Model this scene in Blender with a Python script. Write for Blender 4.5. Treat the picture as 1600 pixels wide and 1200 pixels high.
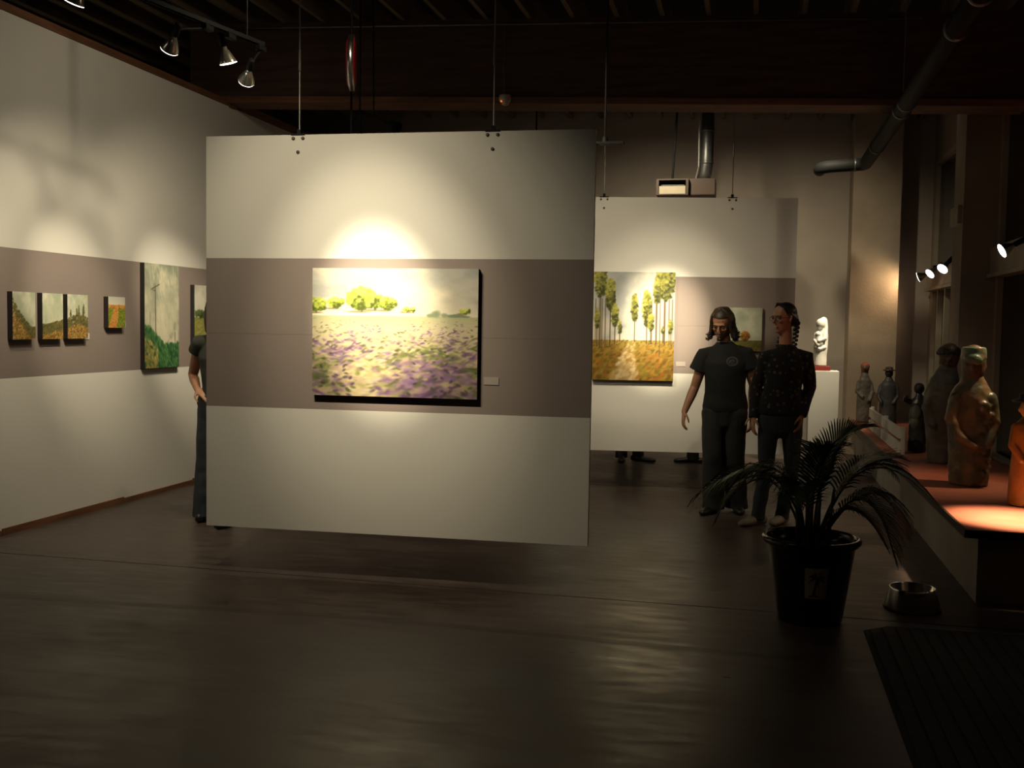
import bpy, bmesh, math, random
import numpy as np
from mathutils import Vector, Matrix, noise as mnoise
random.seed(7); rng = np.random.default_rng(11)
for o in list(bpy.data.objects): bpy.data.objects.remove(o)
SC = bpy.context.scene
COL = SC.collection
V = Vector
PI = math.pi

# ------------------------------------------------------------------ camera
CAM_H = 1.6
FPX, YAW, PITCH, ROLL = 1606.09, 0.2294, 0.0567, 0.0161
cam_d = bpy.data.cameras.new('camera'); cam = bpy.data.objects.new('camera', cam_d); COL.objects.link(cam)
f_ = V((-math.sin(YAW)*math.cos(PITCH), math.cos(YAW)*math.cos(PITCH), -math.sin(PITCH)))
r0 = V((math.cos(YAW), math.sin(YAW), 0)); u0 = r0.cross(f_)
r_ = r0*math.cos(ROLL) + u0*math.sin(ROLL); u_ = -r0*math.sin(ROLL) + u0*math.cos(ROLL)
M = Matrix((r_, u_, -f_)).transposed().to_4x4(); M.translation = (0, 0, CAM_H)
cam.matrix_world = M
cam_d.sensor_width = 36; cam_d.lens = FPX*36/1600; cam_d.clip_start = .05; cam_d.clip_end = 200
SC.camera = cam
# ------------------------------------------------------------------ world (night) and exposure
w = bpy.data.worlds.new('night'); SC.world = w; w.use_nodes = True
w.node_tree.nodes['Background'].inputs[0].default_value = (.02, .022, .03, 1)
w.node_tree.nodes['Background'].inputs[1].default_value = .05
SC.view_settings.view_transform = 'Standard'; SC.view_settings.look = 'None'
SC.view_settings.gamma = 1; SC.view_settings.use_curve_mapping = False
SC.view_settings.exposure = 0.0
WARM = (1, .855, .56); AMBER = (1, .68, .36)

# ------------------------------------------------------------------ materials
def new_mat(name):
    m = bpy.data.materials.new(name); m.use_nodes = True
    return m, m.node_tree.nodes, m.node_tree.links, m.node_tree.nodes['Principled BSDF']
def mat(name, c, rough=.6, metal=0, c2=None, scale=8, bump=0, bscale=60, emit=0, spec=.5, coat=0, detail=4, stretch=None, lo=.35, hi=.65):
    m, N, L, P = new_mat(name)
    P.inputs['Base Color'].default_value = (*c, 1); P.inputs['Roughness'].default_value = rough
    P.inputs['Metallic'].default_value = metal; P.inputs['Specular IOR Level'].default_value = spec
    P.inputs['Coat Weight'].default_value = coat
    tc = N.new('ShaderNodeTexCoord'); mp = N.new('ShaderNodeMapping'); L.new(tc.outputs['Object'], mp.inputs[0])
    if stretch: mp.inputs['Scale'].default_value = stretch
    if c2:
        n = N.new('ShaderNodeTexNoise'); n.inputs['Scale'].default_value = scale; n.inputs['Detail'].default_value = detail
        r = N.new('ShaderNodeValToRGB'); r.color_ramp.elements[0].position = lo; r.color_ramp.elements[1].position = hi
        r.color_ramp.elements[0].color = (*c, 1); r.color_ramp.elements[1].color = (*c2, 1)
        L.new(mp.outputs[0], n.inputs['Vector']); L.new(n.outputs[0], r.inputs[0]); L.new(r.outputs[0], P.inputs['Base Color'])
    if bump:
        n = N.new('ShaderNodeTexNoise'); n.inputs['Scale'].default_value = bscale; n.inputs['Detail'].default_value = 3
        b = N.new('ShaderNodeBump'); b.inputs['Strength'].default_value = bump; b.inputs['Distance'].default_value = .01
        L.new(mp.outputs[0], n.inputs['Vector']); L.new(n.outputs[0], b.inputs['Height']); L.new(b.outputs[0], P.inputs['Normal'])
    if emit:
        P.inputs['Emission Color'].default_value = (*c, 1); P.inputs['Emission Strength'].default_value = emit
    return m
def band_mat(name, white, stripe, z0, z1):
    """painted wall: white with a mauve-grey band between two heights (object space z)"""
    m, N, L, P = new_mat(name); P.inputs['Roughness'].default_value = .55; P.inputs['Specular IOR Level'].default_value = .3
    tc = N.new('ShaderNodeTexCoord'); sx = N.new('ShaderNodeSeparateXYZ'); L.new(tc.outputs['Object'], sx.inputs[0])
    a = N.new('ShaderNodeMath'); a.operation = 'GREATER_THAN'; a.inputs[1].default_value = z0
    b = N.new('ShaderNodeMath'); b.operation = 'LESS_THAN'; b.inputs[1].default_value = z1
    c = N.new('ShaderNodeMath'); c.operation = 'MULTIPLY'
    L.new(sx.outputs[2], a.inputs[0]); L.new(sx.outputs[2], b.inputs[0]); L.new(a.outputs[0], c.inputs[0]); L.new(b.outputs[0], c.inputs[1])
    n = N.new('ShaderNodeTexNoise'); n.inputs['Scale'].default_value = 1.3; n.inputs['Detail'].default_value = 5
    L.new(tc.outputs['Object'], n.inputs['Vector'])
    def pair(col):
        x = N.new('ShaderNodeMix'); x.data_type = 'RGBA'; x.inputs[6].default_value = (*col, 1)
        x.inputs[7].default_value = (*[v*.93 for v in col], 1); L.new(n.outputs[0], x.inputs[0]); return x
    mx = N.new('ShaderNodeMix'); mx.data_type = 'RGBA'
    L.new(c.outputs[0], mx.inputs[0]); L.new(pair(white).outputs[2], mx.inputs[6]); L.new(pair(stripe).outputs[2], mx.inputs[7])
    L.new(mx.outputs[2], P.inputs['Base Color'])
    n2 = N.new('ShaderNodeTexNoise'); n2.inputs['Scale'].default_value = 90; bp = N.new('ShaderNodeBump'); bp.inputs['Strength'].default_value = .08
    bp.inputs['Distance'].default_value = .005
    L.new(tc.outputs['Object'], n2.inputs['Vector']); L.new(n2.outputs[0], bp.inputs['Height']); L.new(bp.outputs[0], P.inputs['Normal'])
    return m
WHITE = (.74, .72, .70); MAUVE = (.285, .235, .225)
M_wall = band_mat('wall_paint_left', WHITE, MAUVE, 1.153, 2.112)
M_panel = band_mat('panel_paint', WHITE, MAUVE, 1.065-.3036, 1.992-.3036)
M_back = mat('back_wall_plaster', (.46, .40, .35), .8, c2=(.40, .34, .30), scale=1.2, bump=.2, bscale=40)
M_pier = mat('pier_plaster', (.42, .34, .26), .8, c2=(.34, .27, .21), scale=2, bump=.25, bscale=35)
M_wood = mat('dark_timber', (.08, .042, .030), .8, c2=(.046, .025, .018), scale=3, stretch=(.6, 6, 6), bump=.2, bscale=20)
M_trimw = mat('brown_trim', (.20, .085, .04), .6, c2=(.12, .05, .025), scale=4, stretch=(6, .6, 6))
M_deck = mat('roof_deck', (.02, .015, .012), .9, c2=(.012, .01, .008), scale=3)
M_joist = mat('joist_timber', (.19, .14, .09), .85, c2=(.14, .10, .062), scale=3, stretch=(6, .5, 6))
M_black = mat('black_metal', (.008, .008, .009), .6, spec=.12)
M_steel = mat('steel', (.55, .55, .56), .28, 1)
M_cable = mat('steel_cable', (.30, .29, .28), .45, .7)
M_galv = mat('galvanised', (.17, .175, .18), .42, .8, c2=(.12, .125, .13), scale=10)
M_cream = mat('cream_frame', (.42, .36, .28), .6, c2=(.36, .30, .23), scale=6)
M_red = mat('terracotta_red_top', (.42, .135, .085), .55, c2=(.36, .105, .065), scale=4, bump=.1)
M_grey = mat('ledge_face', (.33, .30, .26), .7, c2=(.28, .25, .22), scale=3)
M_glass = None
m, N, L, P = new_mat('night_glass'); P.inputs['Base Color'].default_value = (.01, .012, .014, 1); P.inputs['Roughness'].default_value = .04
P.inputs['Transmission Weight'].default_value = .6; M_glass = m
# concrete floor: dark, sealed, worn gloss
m, N, L, P = new_mat('sealed_concrete'); M_floor = m
tc = N.new('ShaderNodeTexCoord')
n1 = N.new('ShaderNodeTexNoise'); n1.inputs['Scale'].default_value = 1.1; n1.inputs['Detail'].default_value = 7; n1.inputs['Roughness'].default_value = .65
n2 = N.new('ShaderNodeTexNoise'); n2.inputs['Scale'].default_value = 9; n2.inputs['Detail'].default_value = 6
mp = N.new('ShaderNodeMapping'); mp.inputs['Scale'].default_value = (.45, 1.6, 1)
L.new(tc.outputs['Object'], mp.inputs[0]); L.new(mp.outputs[0], n1.inputs['Vector']); L.new(mp.outputs[0], n2.inputs['Vector'])
r1 = N.new('ShaderNodeValToRGB'); r1.color_ramp.elements[0].position = .36; r1.color_ramp.elements[1].position = .66
r1.color_ramp.elements[0].color = (.042, .030, .027, 1); r1.color_ramp.elements[1].color = (.098, .073, .066, 1)
mxn = N.new('ShaderNodeMath'); mxn.operation = 'MULTIPLY_ADD'; mxn.inputs[1].default_value = .5
hf = N.new('ShaderNodeMath'); hf.operation = 'MULTIPLY'; hf.inputs[1].default_value = .5
L.new(n2.outputs[0], hf.inputs[0]); L.new(n1.outputs[0], mxn.inputs[0]); L.new(hf.outputs[0], mxn.inputs[2]); L.new(mxn.outputs[0], r1.inputs[0])
L.new(r1.outputs[0], P.inputs['Base Color'])
r2 = N.new('ShaderNodeMapRange'); r2.inputs[1].default_value = .3; r2.inputs[2].default_value = .7; r2.inputs[3].default_value = .24; r2.inputs[4].default_value = .58
L.new(mxn.outputs[0], r2.inputs[0]); L.new(r2.outputs[0], P.inputs['Roughness'])
bp = N.new('ShaderNodeBump'); bp.inputs['Strength'].default_value = .12; bp.inputs['Distance'].default_value = .01
L.new(n2.outputs[0], bp.inputs['Height']); L.new(bp.outputs[0], P.inputs['Normal'])
M_stain = mat('tar_joint', (.012, .009, .008), .5)

# ------------------------------------------------------------------ mesh helpers
def obj(name, bm, m, parent=None, smooth=False, loc=None):
    me = bpy.data.meshes.new(name); bm.normal_update(); bm.to_mesh(me); bm.free()
    if m: me.materials.append(m)
    if smooth:
        for p in me.polygons: p.use_smooth = True
    o = bpy.data.objects.new(name, me); COL.objects.link(o)
    if parent: o.parent = parent
    if loc: o.location = loc
    return o
def tag(o, label=None, cat=None, group=None, kind=None):
    if label: o['label'] = label
    if cat: o['category'] = cat
    if group: o['group'] = group
    if kind: o['kind'] = kind
    return o
def thing(name, loc, label, cat, group=None, rz=0):
    o = bpy.data.objects.new(name, None); COL.objects.link(o); o.location = loc; o.rotation_euler = (0, 0, rz)
    o.empty_display_size = .1
    return tag(o, label, cat, group)
def box(bm, x0, x1, y0, y1, z0, z1, bev=0):
    vs = [bm.verts.new((x, y, z)) for z in (z0, z1) for y in (y0, y1) for x in (x0, x1)]
    fs = [bm.faces.new([vs[i] for i in q]) for q in ((0, 2, 3, 1), (4, 5, 7, 6), (0, 1, 5, 4), (2, 6, 7, 3), (0, 4, 6, 2), (1, 3, 7, 5))]
    if bev:
        es = list({e for f in fs for e in f.edges})
        bmesh.ops.bevel(bm, geom=es, offset=bev, segments=2, affect='EDGES', profile=.5)
def B(*a, bev=0):
    bm = bmesh.new(); box(bm, *a, bev=bev); return bm
def ring(bm, c, rx, ry, sx, sy, n):
    return [bm.verts.new(c + sx*(rx*math.cos(2*PI*i/n)) + sy*(ry*math.sin(2*PI*i/n))) for i in range(n)]
def loft(bm, st, n=16, r0=True, r1=True):
    """stations: (centre, rx, ry, side) ; rounded or flat ends"""
    st = [(V(s[0]), s[1], s[2], V(s[3]) if len(s) > 3 else None) for s in st]
    full = []
    def end(s, t, k):
        out = []
        for a in (80, 55, 28):
            a = math.radians(a); e = min(s[1], s[2])
            out.append((s[0] + t*(e*math.sin(a)*k), max(s[1]-e*(1-math.cos(a)), .15*s[1]), max(s[2]-e*(1-math.cos(a)), .15*s[2]), s[3]))
        return out
    t0 = (st[0][0]-st[1][0]).normalized(); t1 = (st[-1][0]-st[-2][0]).normalized()
    full = (end(st[0], t0, 1) if r0 else []) + st + (end(st[-1], t1, 1)[::-1] if r1 else [])
    prev = None; rings = []
    for i, s in enumerate(full):
        a = full[max(i-1, 0)][0]; b = full[min(i+1, len(full)-1)][0]
        t = (b-a).normalized() if (b-a).length > 1e-9 else V((0, 0, 1))
        sd = s[3]
        if sd is None: sd = prev if prev is not None else (V((1, 0, 0)) if abs(t.x) < .8 else V((0, 1, 0)))
        sx = (sd - t*sd.dot(t)).normalized(); prev = sx; sy = t.cross(sx)
        rings.append(ring(bm, s[0], s[1], s[2], sx, sy, n))
    for a, b in zip(rings, rings[1:]):
        for i in range(n): bm.faces.new((a[i], a[(i+1) % n], b[(i+1) % n], b[i]))
    bm.faces.new(rings[0][::-1]); bm.faces.new(rings[-1])
def tube(bm, pts, r, n=8, caps=True):
    rr = r if isinstance(r, (list, tuple)) else [r]*len(pts)
    loft(bm, [(p, q, q) for p, q in zip(pts, rr)], n, False, False)
def ell(bm, c, rx, ry, rz, mtx=None, seg=16):
    mm = Matrix.Translation(V(c)) @ (mtx.to_4x4() if mtx else Matrix()) @ Matrix.Diagonal((rx, ry, rz, 1))
    bmesh.ops.create_uvsphere(bm, u_segments=seg, v_segments=max(6, seg*2//3), radius=1, matrix=mm)
def lathe(bm, prof, n=32, mtx=None):
    mtx = mtx or Matrix()
    rings = []
    for r, z in prof: rings.append([bm.verts.new(mtx @ V((r*math.cos(2*PI*i/n), r*math.sin(2*PI*i/n), z))) for i in range(n)])
    for a, b in zip(rings, rings[1:]):
        for i in range(n): bm.faces.new((a[i], a[(i+1) % n], b[(i+1) % n], b[i]))
    return rings
def axis_mtx(pos, d):
    """local +Z -> d"""
    q = V((0, 0, 1)).rotation_difference(V(d).normalized()); return Matrix.Translation(V(pos)) @ q.to_matrix().to_4x4()
def solid(name, bm, voxel, it, m, parent=None, loc=None, disp=0, dscale=.1):
    """weld overlapping closed shapes into one continuous surface"""
    bmesh.ops.recalc_face_normals(bm, faces=bm.faces)
    me = bpy.data.meshes.new('tmp'); bm.to_mesh(me); bm.free()
    t = bpy.data.objects.new('tmp', me); COL.objects.link(t)
    r = t.modifiers.new('r', 'REMESH'); r.mode = 'VOXEL'; r.voxel_size = voxel
    if it:
        s = t.modifiers.new('s', 'SMOOTH'); s.factor = .5; s.iterations = it
    bpy.context.view_layer.update()
    me2 = bpy.data.meshes.new_from_object(t.evaluated_get(bpy.context.evaluated_depsgraph_get()))
    bpy.data.objects.remove(t); bpy.data.meshes.remove(me)
    me2.name = name; me2.materials.clear(); me2.materials.append(m)
    if disp:
        nv = len(me2.vertices); co = np.empty(nv*3, 'f'); me2.vertices.foreach_get('co', co); no = np.empty(nv*3, 'f'); me2.vertices.foreach_get('normal', no)
        co = co.reshape(-1, 3); no = no.reshape(-1, 3)
        dv = np.array([mnoise.noise(V(p)/dscale) for p in co.tolist()], 'f')
        co += no*(dv*disp)[:, None]; me2.vertices.foreach_set('co', co.ravel()); me2.update()
    me2.polygons.foreach_set('use_smooth', [True]*len(me2.polygons))
    o = bpy.data.objects.new(name, me2); COL.objects.link(o)
    if parent: o.parent = parent
    if loc: o.location = loc
    return o

# ------------------------------------------------------------------ the room
LX, RX, BY = -5.33, 2.25, 14.5
zc = lambda x: 4.50 - .035*(x + 1.6)           # underside of the joists: the roof falls to the right
def sbox(bm, x0, x1, y0, y1, zf0, zf1):
    """box whose bottom and top follow functions of x"""
    vs = [bm.verts.new((x, y, zf(x))) for zf in (zf0, zf1) for y in (y0, y1) for x in (x0, x1)]
    for q in ((0, 2, 3, 1), (4, 5, 7, 6), (0, 1, 5, 4), (2, 6, 7, 3), (0, 4, 6, 2), (1, 3, 7, 5)): bm.faces.new([vs[i] for i in q])
fl = tag(obj('floor', B(-9, 2.6, -3, 14.8, -.2, -.012), M_stain), kind='structure')
ys = [-3, 1.6, 5.945, 5.965, 10.4, 14.8]
for y0, y1 in ((-3, 1.595), (1.605, 5.944), (5.956, 10.4), (10.408, 14.8)):
    obj('slab', B(-9, 2.6, y0, y1, -.011, 0), M_floor, fl)
bm = bmesh.new()    # old tar-filled saw cut, a band of dull patching
pts = [(-5.2, 5.02), (-3.5, 5.06), (-2, 5.2), (-.8, 5.15), (.3, 5.12)]
for (xa, ya), (xb, yb) in zip(pts, pts[1:]):
    vs = [bm.verts.new(p) for p in ((xa, ya-.035, .0006), (xb, yb-.035, .0006), (xb, yb+.035, .0006), (xa, ya+.035, .0006))]; bm.faces.new(vs)
obj('patched_joint', bm, mat('patched_joint', (.035, .026, .023), .45, c2=(.055, .04, .036), scale=6), fl)

ce = bmesh.new(); sbox(ce, -9, 2.6, -3, 14.8, lambda x: zc(x)+.28, lambda x: zc(x)+.36)
ceil = tag(obj('ceiling', ce, M_deck), kind='structure')
x = -8.9
while x < 2.4:
    bm = bmesh.new(); sbox(bm, x, x+.045, -3, 14.8, zc, lambda q: zc(q)+.28); obj('joist', bm, M_joist, ceil); x += .42
zb = lambda x: 3.83 - .038*(x + 5.2)
bm = bmesh.new(); sbox(bm, LX-.4, RX, 9.72, 10.02, lambda q: zb(q)+.062, zc); obj('beam', bm, M_wood, ceil)
bm = bmesh.new(); sbox(bm, LX-.4, RX, 9.69, 10.05, zb, lambda q: zb(q)+.06); obj('beam_flange', bm, mat('flange_timber', (.20, .092, .048), .7, c2=(.12, .056, .03), scale=4, stretch=(.5, 6, 6)), ceil)

wl = tag(obj('wall_left', B(LX-.14, LX, -3, BY, 0, 3.81), M_wall), kind='structure')
t1 = tag(obj('trim_1', B(LX-.16, LX+.02, -3, 9.78, 3.81, 3.868), M_trimw), kind='structure')
t2 = tag(obj('trim_2', B(LX-.14, LX-.005, 10.06, BY, 3.81, 3.90), M_trimw), kind='structure')
t3 = tag(obj('trim_3', B(LX-.10, LX+.03, 9.79, 9.90, 3.80, 4.55), M_trimw), kind='structure')
bm = bmesh.new(); y = -3.0; k = 0
while y < BY-.1:
    y2 = min(y+random.uniform(1.1, 1.9), BY-.05); box(bm, LX, LX+.012, y, y2-.01, 0, .038+.012*(k % 2)); y = y2; k += 1
tag(obj('baseboard_left', bm, M_trimw), kind='structure')
tag(obj('wall_outer_left', B(-9.1, -9, -3, 14.8, 0, 5.2), M_deck), kind='structure')
tag(obj('wall_front', B(-9, 2.6, -3.1, -3, 0, 5.2), M_back), kind='structure')
bm = bmesh.new(); box(bm, -9, RX+.1, BY, BY+.15, 0, 5.1)
tag(obj('wall_back', bm, M_back), kind='structure')
tag(obj('wall_column', B(1.2, 1.79, 13.98, BY, 0, zc(1.5)-.02), M_pier), kind='structure')
bm = bmesh.new()
box(bm, RX, RX+.25, -3, BY, 0, .46)                      # under the windows
box(bm, RX, RX+.25, -3, BY, 3.81, 4.8)                   # over the windows
box(bm, RX, RX+.25, -3, 5.9, .46, 3.81)
box(bm, RX, RX+.25, 10.7, 11.2, .46, 3.81)
box(bm, RX, RX+.25, 14.38, BY, .46, 3.81)
wr = tag(obj('wall_right', bm, M_pier), kind='structure')
obj('pier', B(1.94, RX, 10.72, 11.22, .46, zc(2)-.03), M_pier, wr)
obj('pier', B(1.94, RX, 5.4, 5.88, .46, zc(2)-.03), M_pier, wr)
obj('junction_box', B(1.90, 1.945, 10.78, 11.18, 2.66, 2.84, bev=.006), M_cream, wr)
obj('sill_rail', B(2.18, RX+.02, 6, BY, .4505, .475), M_cream, wr)
def window(name, y0, y1, mull, upm):
    w_ = tag(obj(name, B(RX+.01, RX+.09, y0, y1, 2.15, 2.17), M_cream), kind='structure')
    obj('header', B(RX-.06, RX+.10, y0, y1, 2.17, 2.42, bev=.006), M_cream, w_)
    obj('drip_rail', B(RX-.085, RX+.10, y0, y1, 2.13, 2.165), M_cream, w_)
    for a in (y0, y1-.09): obj('jamb', B(RX, RX+.1, a, a+.09, .46, 3.81), M_cream, w_)
    obj('top_rail', B(RX, RX+.1, y0, y1, 3.75, 3.81), M_cream, w_)
    e = [y0+.09] + mull + [y1-.09]
    for q in mull: obj('mullion', B(RX-.01, RX+.1, q-.035, q+.035, .46, 2.13), M_cream, w_)
    for a, b in zip(e, e[1:]): obj('pane', B(RX+.05, RX+.058, a, b, .46, 2.13), M_glass, w_)
    e = [y0+.09] + upm + [y1-.09]
    for a, b in zip(e, e[1:]): obj('pane', B(RX+.05, RX+.058, a, b, 2.42, 3.75), M_glass, w_)
    for q in upm: obj('mullion', B(RX+.02, RX+.1, q-.02, q+.02, 2.42, 3.75), M_black, w_)
window('window_1', 11.2, 14.38, [12.3, 13.35, 13.85], [12.8])
window('window_2', 5.9, 10.7, [7.5, 9.1], [8.3])

# ------------------------------------------------------------------ display ledge under the windows
ld = thing('display_ledge', (1.75, 6.45, 0), 'long low display ledge with terracotta red top under the windows', 'ledge')
obj('body', B(1.33-1.75, RX-1.752, .04, 13.97-6.45, 0, .415), M_grey, ld)
obj('top', B(1.25-1.75, 2.178-1.75, -.04, 13.97-6.45, .415, .45, bev=.006), M_red, ld)
obj('edge_strip', B(1.235-1.75, 1.25-1.75, -.04, 13.97-6.45, .405, .452), mat('edge_strip', (.03, .018, .012), .5), ld)
obj('edge_strip', B(1.235-1.75, 2.178-1.75, -.055, -.04, .405, .452), bpy.data.materials['edge_strip'], ld)

# ------------------------------------------------------------------ hanging display panels
M_bolt = mat('bolt', (.10, .09, .08), .4, .6)
def panel(xa, ya, xb, yb, z0, label, cz):
    ang = math.atan2(yb-ya, xb-xa); Wd = math.hypot(xb-xa, yb-ya)
    p = thing('hanging_partition', (xa, ya, z0), label, 'partition', 'hanging display panels', ang)
    for k in (0, 1):
        obj('sheet', B(0, Wd, 0, .05, k*1.2205, 1.2195+k*1.2205), M_panel, p) if k == 0 else obj('sheet', B(0, Wd, 0, .05, 1.2205, 2.44), M_panel, p)
    for s in (.605, 1.82):
        bm = bmesh.new(); box(bm, s-.045, s+.045, -.004, .054, 2.437, 2.446); box(bm, s-.012, s+.012, .012, .038, 2.446, 2.475)
        br = obj('bracket', bm, M_black, p)
        for dx, dz in ((-.031, -.022), (.031, -.022), (0, -.105)):
            bm = bmesh.new(); mt = Matrix.Translation((s+dx, -.001, 2.44+dz)) @ Matrix.Rotation(PI/2, 4, 'X')
            rg = lathe(bm, [(.0105, 0), (.0105, .003), (.006, .006), (.0005, .0065)], 12, mt); obj('bolt', bm, M_bolt, br)
        xw = xa + s*math.cos(ang); top = zc(xw) - z0
        bm = bmesh.new(); tube(bm, [(s, .025, 2.475), (s, .025, top+.27)], .0045, 6); tube(bm, [(s, .025, 2.83), (s, .025, 2.96)], .009, 8)
        obj('cable', bm, M_cable, p)
    return p, ang, Wd
P1, A1, W1 = panel(-3.347, 5.861, -.919, 5.969, .3036, 'large white panel with mauve band, hung nearest, holding the lavender field', 0)
P2, A2, W2 = panel(-2.025, 9.78, .377, 10.15, .405, 'smaller-looking white panel with mauve band hung behind the two walking people', 0)

# ------------------------------------------------------------------ paintings, painted on a numpy canvas
def srgb(c):
    c = np.asarray(c, float)/255; return np.where(c <= .04045, c/12.92, ((c+.055)/1.055)**2.4)
class Canvas:
    def __init__(s, w, h, asp):
        s.w, s.h, s.asp = w, h, asp
        s.u, s.v = np.meshgrid(np.linspace(0, 1, w), np.linspace(0, 1, h)); s.c = np.zeros((h, w, 3)); s.c[:] = 200
    def noise(s, fx, fy, seed=0, oct=3):
        out = np.zeros((s.h, s.w)); amp = 1; tot = 0
        for k in range(oct):
            g = np.random.default_rng(seed+k*17).random((int(fy*2**k)+3, int(fx*2**k)+3))
            x = s.u*fx*2**k; y = s.v*fy*2**k; xi = x.astype(int); yi = y.astype(int); a = x-xi; b = y-yi
            a = a*a*(3-2*a); b = b*b*(3-2*b)
            out += amp*((g[yi, xi]*(1-a)+g[yi, xi+1]*a)*(1-b)+(g[yi+1, xi]*(1-a)+g[yi+1, xi+1]*a)*b); tot += amp; amp *= .55
        return out/tot
    def mix(s, mask, col): s.c += (np.asarray(col, float)-s.c)*np.clip(mask, 0, 1)[..., None]
    def grad(s, stops, v0, v1):
        t = np.clip((s.v-v0)/(v1-v0), 0, 1); k = np.array([q[0] for q in stops])
        col = np.stack([np.interp(t, k, [q[1][i] for q in stops]) for i in range(3)], -1)
        m = (s.v >= v0) & (s.v <= v1); s.c[m] = col[m]
    def blob(s, u, v, ru, rv, col, a=.9, ang=0, soft=.35):
        x0, x1 = int(max(0, (u-ru*1.6-rv)*s.w)), int(min(s.w, (u+ru*1.6+rv)*s.w+2)); R_ = max(ru, rv)*1.7*max(1, s.asp)
        y0, y1 = int(max(0, (v-R_)*s.h)), int(min(s.h, (v+R_)*s.h+2))
        if x1 <= x0 or y1 <= y0: return
        U = s.u[y0:y1, x0:x1]-u; W = s.v[y0:y1, x0:x1]-v; ca, sa = math.cos(ang), math.sin(ang)
        d = np.sqrt(((U*ca+W*sa)/ru)**2+((W*ca-U*sa)/rv)**2); m = np.clip((1+soft-d)/(2*soft), 0, 1)*a
        s.c[y0:y1, x0:x1] += (np.asarray(col, float)-s.c[y0:y1, x0:x1])*m[..., None]
    def foliage(s, u, v, ru, rv, cols, n, r, seed=0):
        q = random.Random(seed)
        for i in range(n):
            a = q.random()*2*PI; d = math.sqrt(q.random()); x, y = u+ru*d*math.cos(a), v+rv*d*math.sin(a)
            lit = (-(y-v)/rv*.5 - (x-u)/ru*.25 + q.uniform(-.5, .5)+.5)
            k = max(0, min(len(cols)-1, int((1-lit)*len(cols)))); s.blob(x, y, r*q.uniform(.6, 1.3), r*s.asp*q.uniform(.5, 1.1), cols[k], .9, q.uniform(-.6, .6))
    def line(s, u0, v0, u1, v1, wd, col, a=.9):
        dx, dy = u1-u0, (v1-v0)/s.asp; L_ = dx*dx+dy*dy
        t = np.clip(((s.u-u0)*dx+(s.v-v0)/s.asp*dy)/L_, 0, 1)
        d = np.hypot(s.u-u0-t*dx, (s.v-v0)/s.asp-t*dy); s.mix(np.clip(1.5-d/wd, 0, 1)*a, col)
def clouds(C, v1, cols, seed, fx=4, fy=3):
    C.grad([(0, cols[0]), (1, cols[1])], 0, v1)
    n = C.noise(fx, fy, seed, 4); m = (C.v < v1)
    C.mix(np.clip((n-.48)*4, 0, 1)*m, cols[2]); C.mix(np.clip((.42-n)*4, 0, .8)*m, cols[3])
def art_lavender():
    C = Canvas(280, 210, 1.34); q = random.Random(3)
    clouds(C, .40, ((176, 176, 172), (214, 204, 186), (226, 216, 196), (156, 158, 158)), 5, 4, 5)
    C.grad([(0, (176, 176, 140)), (.15, (196, 184, 156)), (1, (196, 178, 140))], .37, 1)
    for i in range(60):
        u = q.random(); h = .045*math.exp(-((u-.76)/.05)**2)+.02*math.exp(-((u-.88)/.06)**2)
        if h > .004: C.blob(u, .372-h*.5, .02, max(h*.6, .006), (122, 138, 112), .8)
    nz = C.noise(7, 9, 21, 3)
    for i in range(2300):
        t = q.random()**.7; v = .39+.62*t; u = q.uniform(-.02, 1.02); r = .004+.028*t
        centre = math.exp(-((u-(.40+.10*math.sin(v*5)))/(.09+.09*t))**2)
        n = nz[min(C.h-1, int(v*C.h)), min(C.w-1, max(0, int(u*C.w)))]; k = q.random()
        if k < centre*.7: col = q.choice([(214, 200, 150), (204, 186, 140), (220, 206, 172), (196, 168, 142)])
        elif n > .50 and k < .85: col = q.choice([(128, 100, 140), (112, 84, 126), (146, 116, 154), (98, 74, 108), (160, 128, 146), (92, 98, 60)])
        elif n < .43: col = q.choice([(112, 122, 66), (92, 104, 58), (134, 136, 82), (80, 88, 56), (128, 104, 132)])
        else: col = q.choice([(184, 166, 130), (176, 152, 140), (162, 154, 108), (156, 126, 140), (192, 174, 146)])
        C.blob(u, v, r*q.uniform(.7, 1.6), r*.5*q.uniform(.6, 1.4), col, q.uniform(.5, .9), q.uniform(-.9, .7), .55)
    for i in range(110):
        t = q.random()**.5; v = .5+.5*t; u = q.random()
        if abs(u-.42) < .16: continue
        C.blob(u, v, .005+.014*t, .003+.008*t, q.choice([(74, 82, 52), (84, 62, 92), (92, 100, 54), (70, 60, 64)]), .75, q.uniform(-1.2, 1.2), .5)
    G = [(196, 206, 96), (172, 186, 74), (146, 160, 60), (112, 126, 46), (78, 88, 36)]
    def tree(u, v, ru, rv, n, r, sd):
        C.line(u, v+rv*.3, u+.004, v+rv*1.25, .005, (92, 82, 50)); C.blob(u-.02, v+rv*1.27, ru*.9, .008, (120, 112, 84), .8)
        C.foliage(u, v, ru, rv, G, n, r, sd)
    tree(.02, .285, .07, .05, 110, .011, 1); tree(.145, .27, .05, .036, 80, .010, 2)
    tree(.30, .235, .085, .082, 240, .013, 4); tree(.38, .25, .05, .06, 90, .011, 9); tree(.46, .27, .052, .045, 100, .010, 5)
    tree(.575, .318, .02, .016, 24, .007, 6); tree(.612, .318, .018, .016, 22, .007, 7); tree(.925, .325, .03, .017, 40, .007, 8)
    return C
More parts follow.
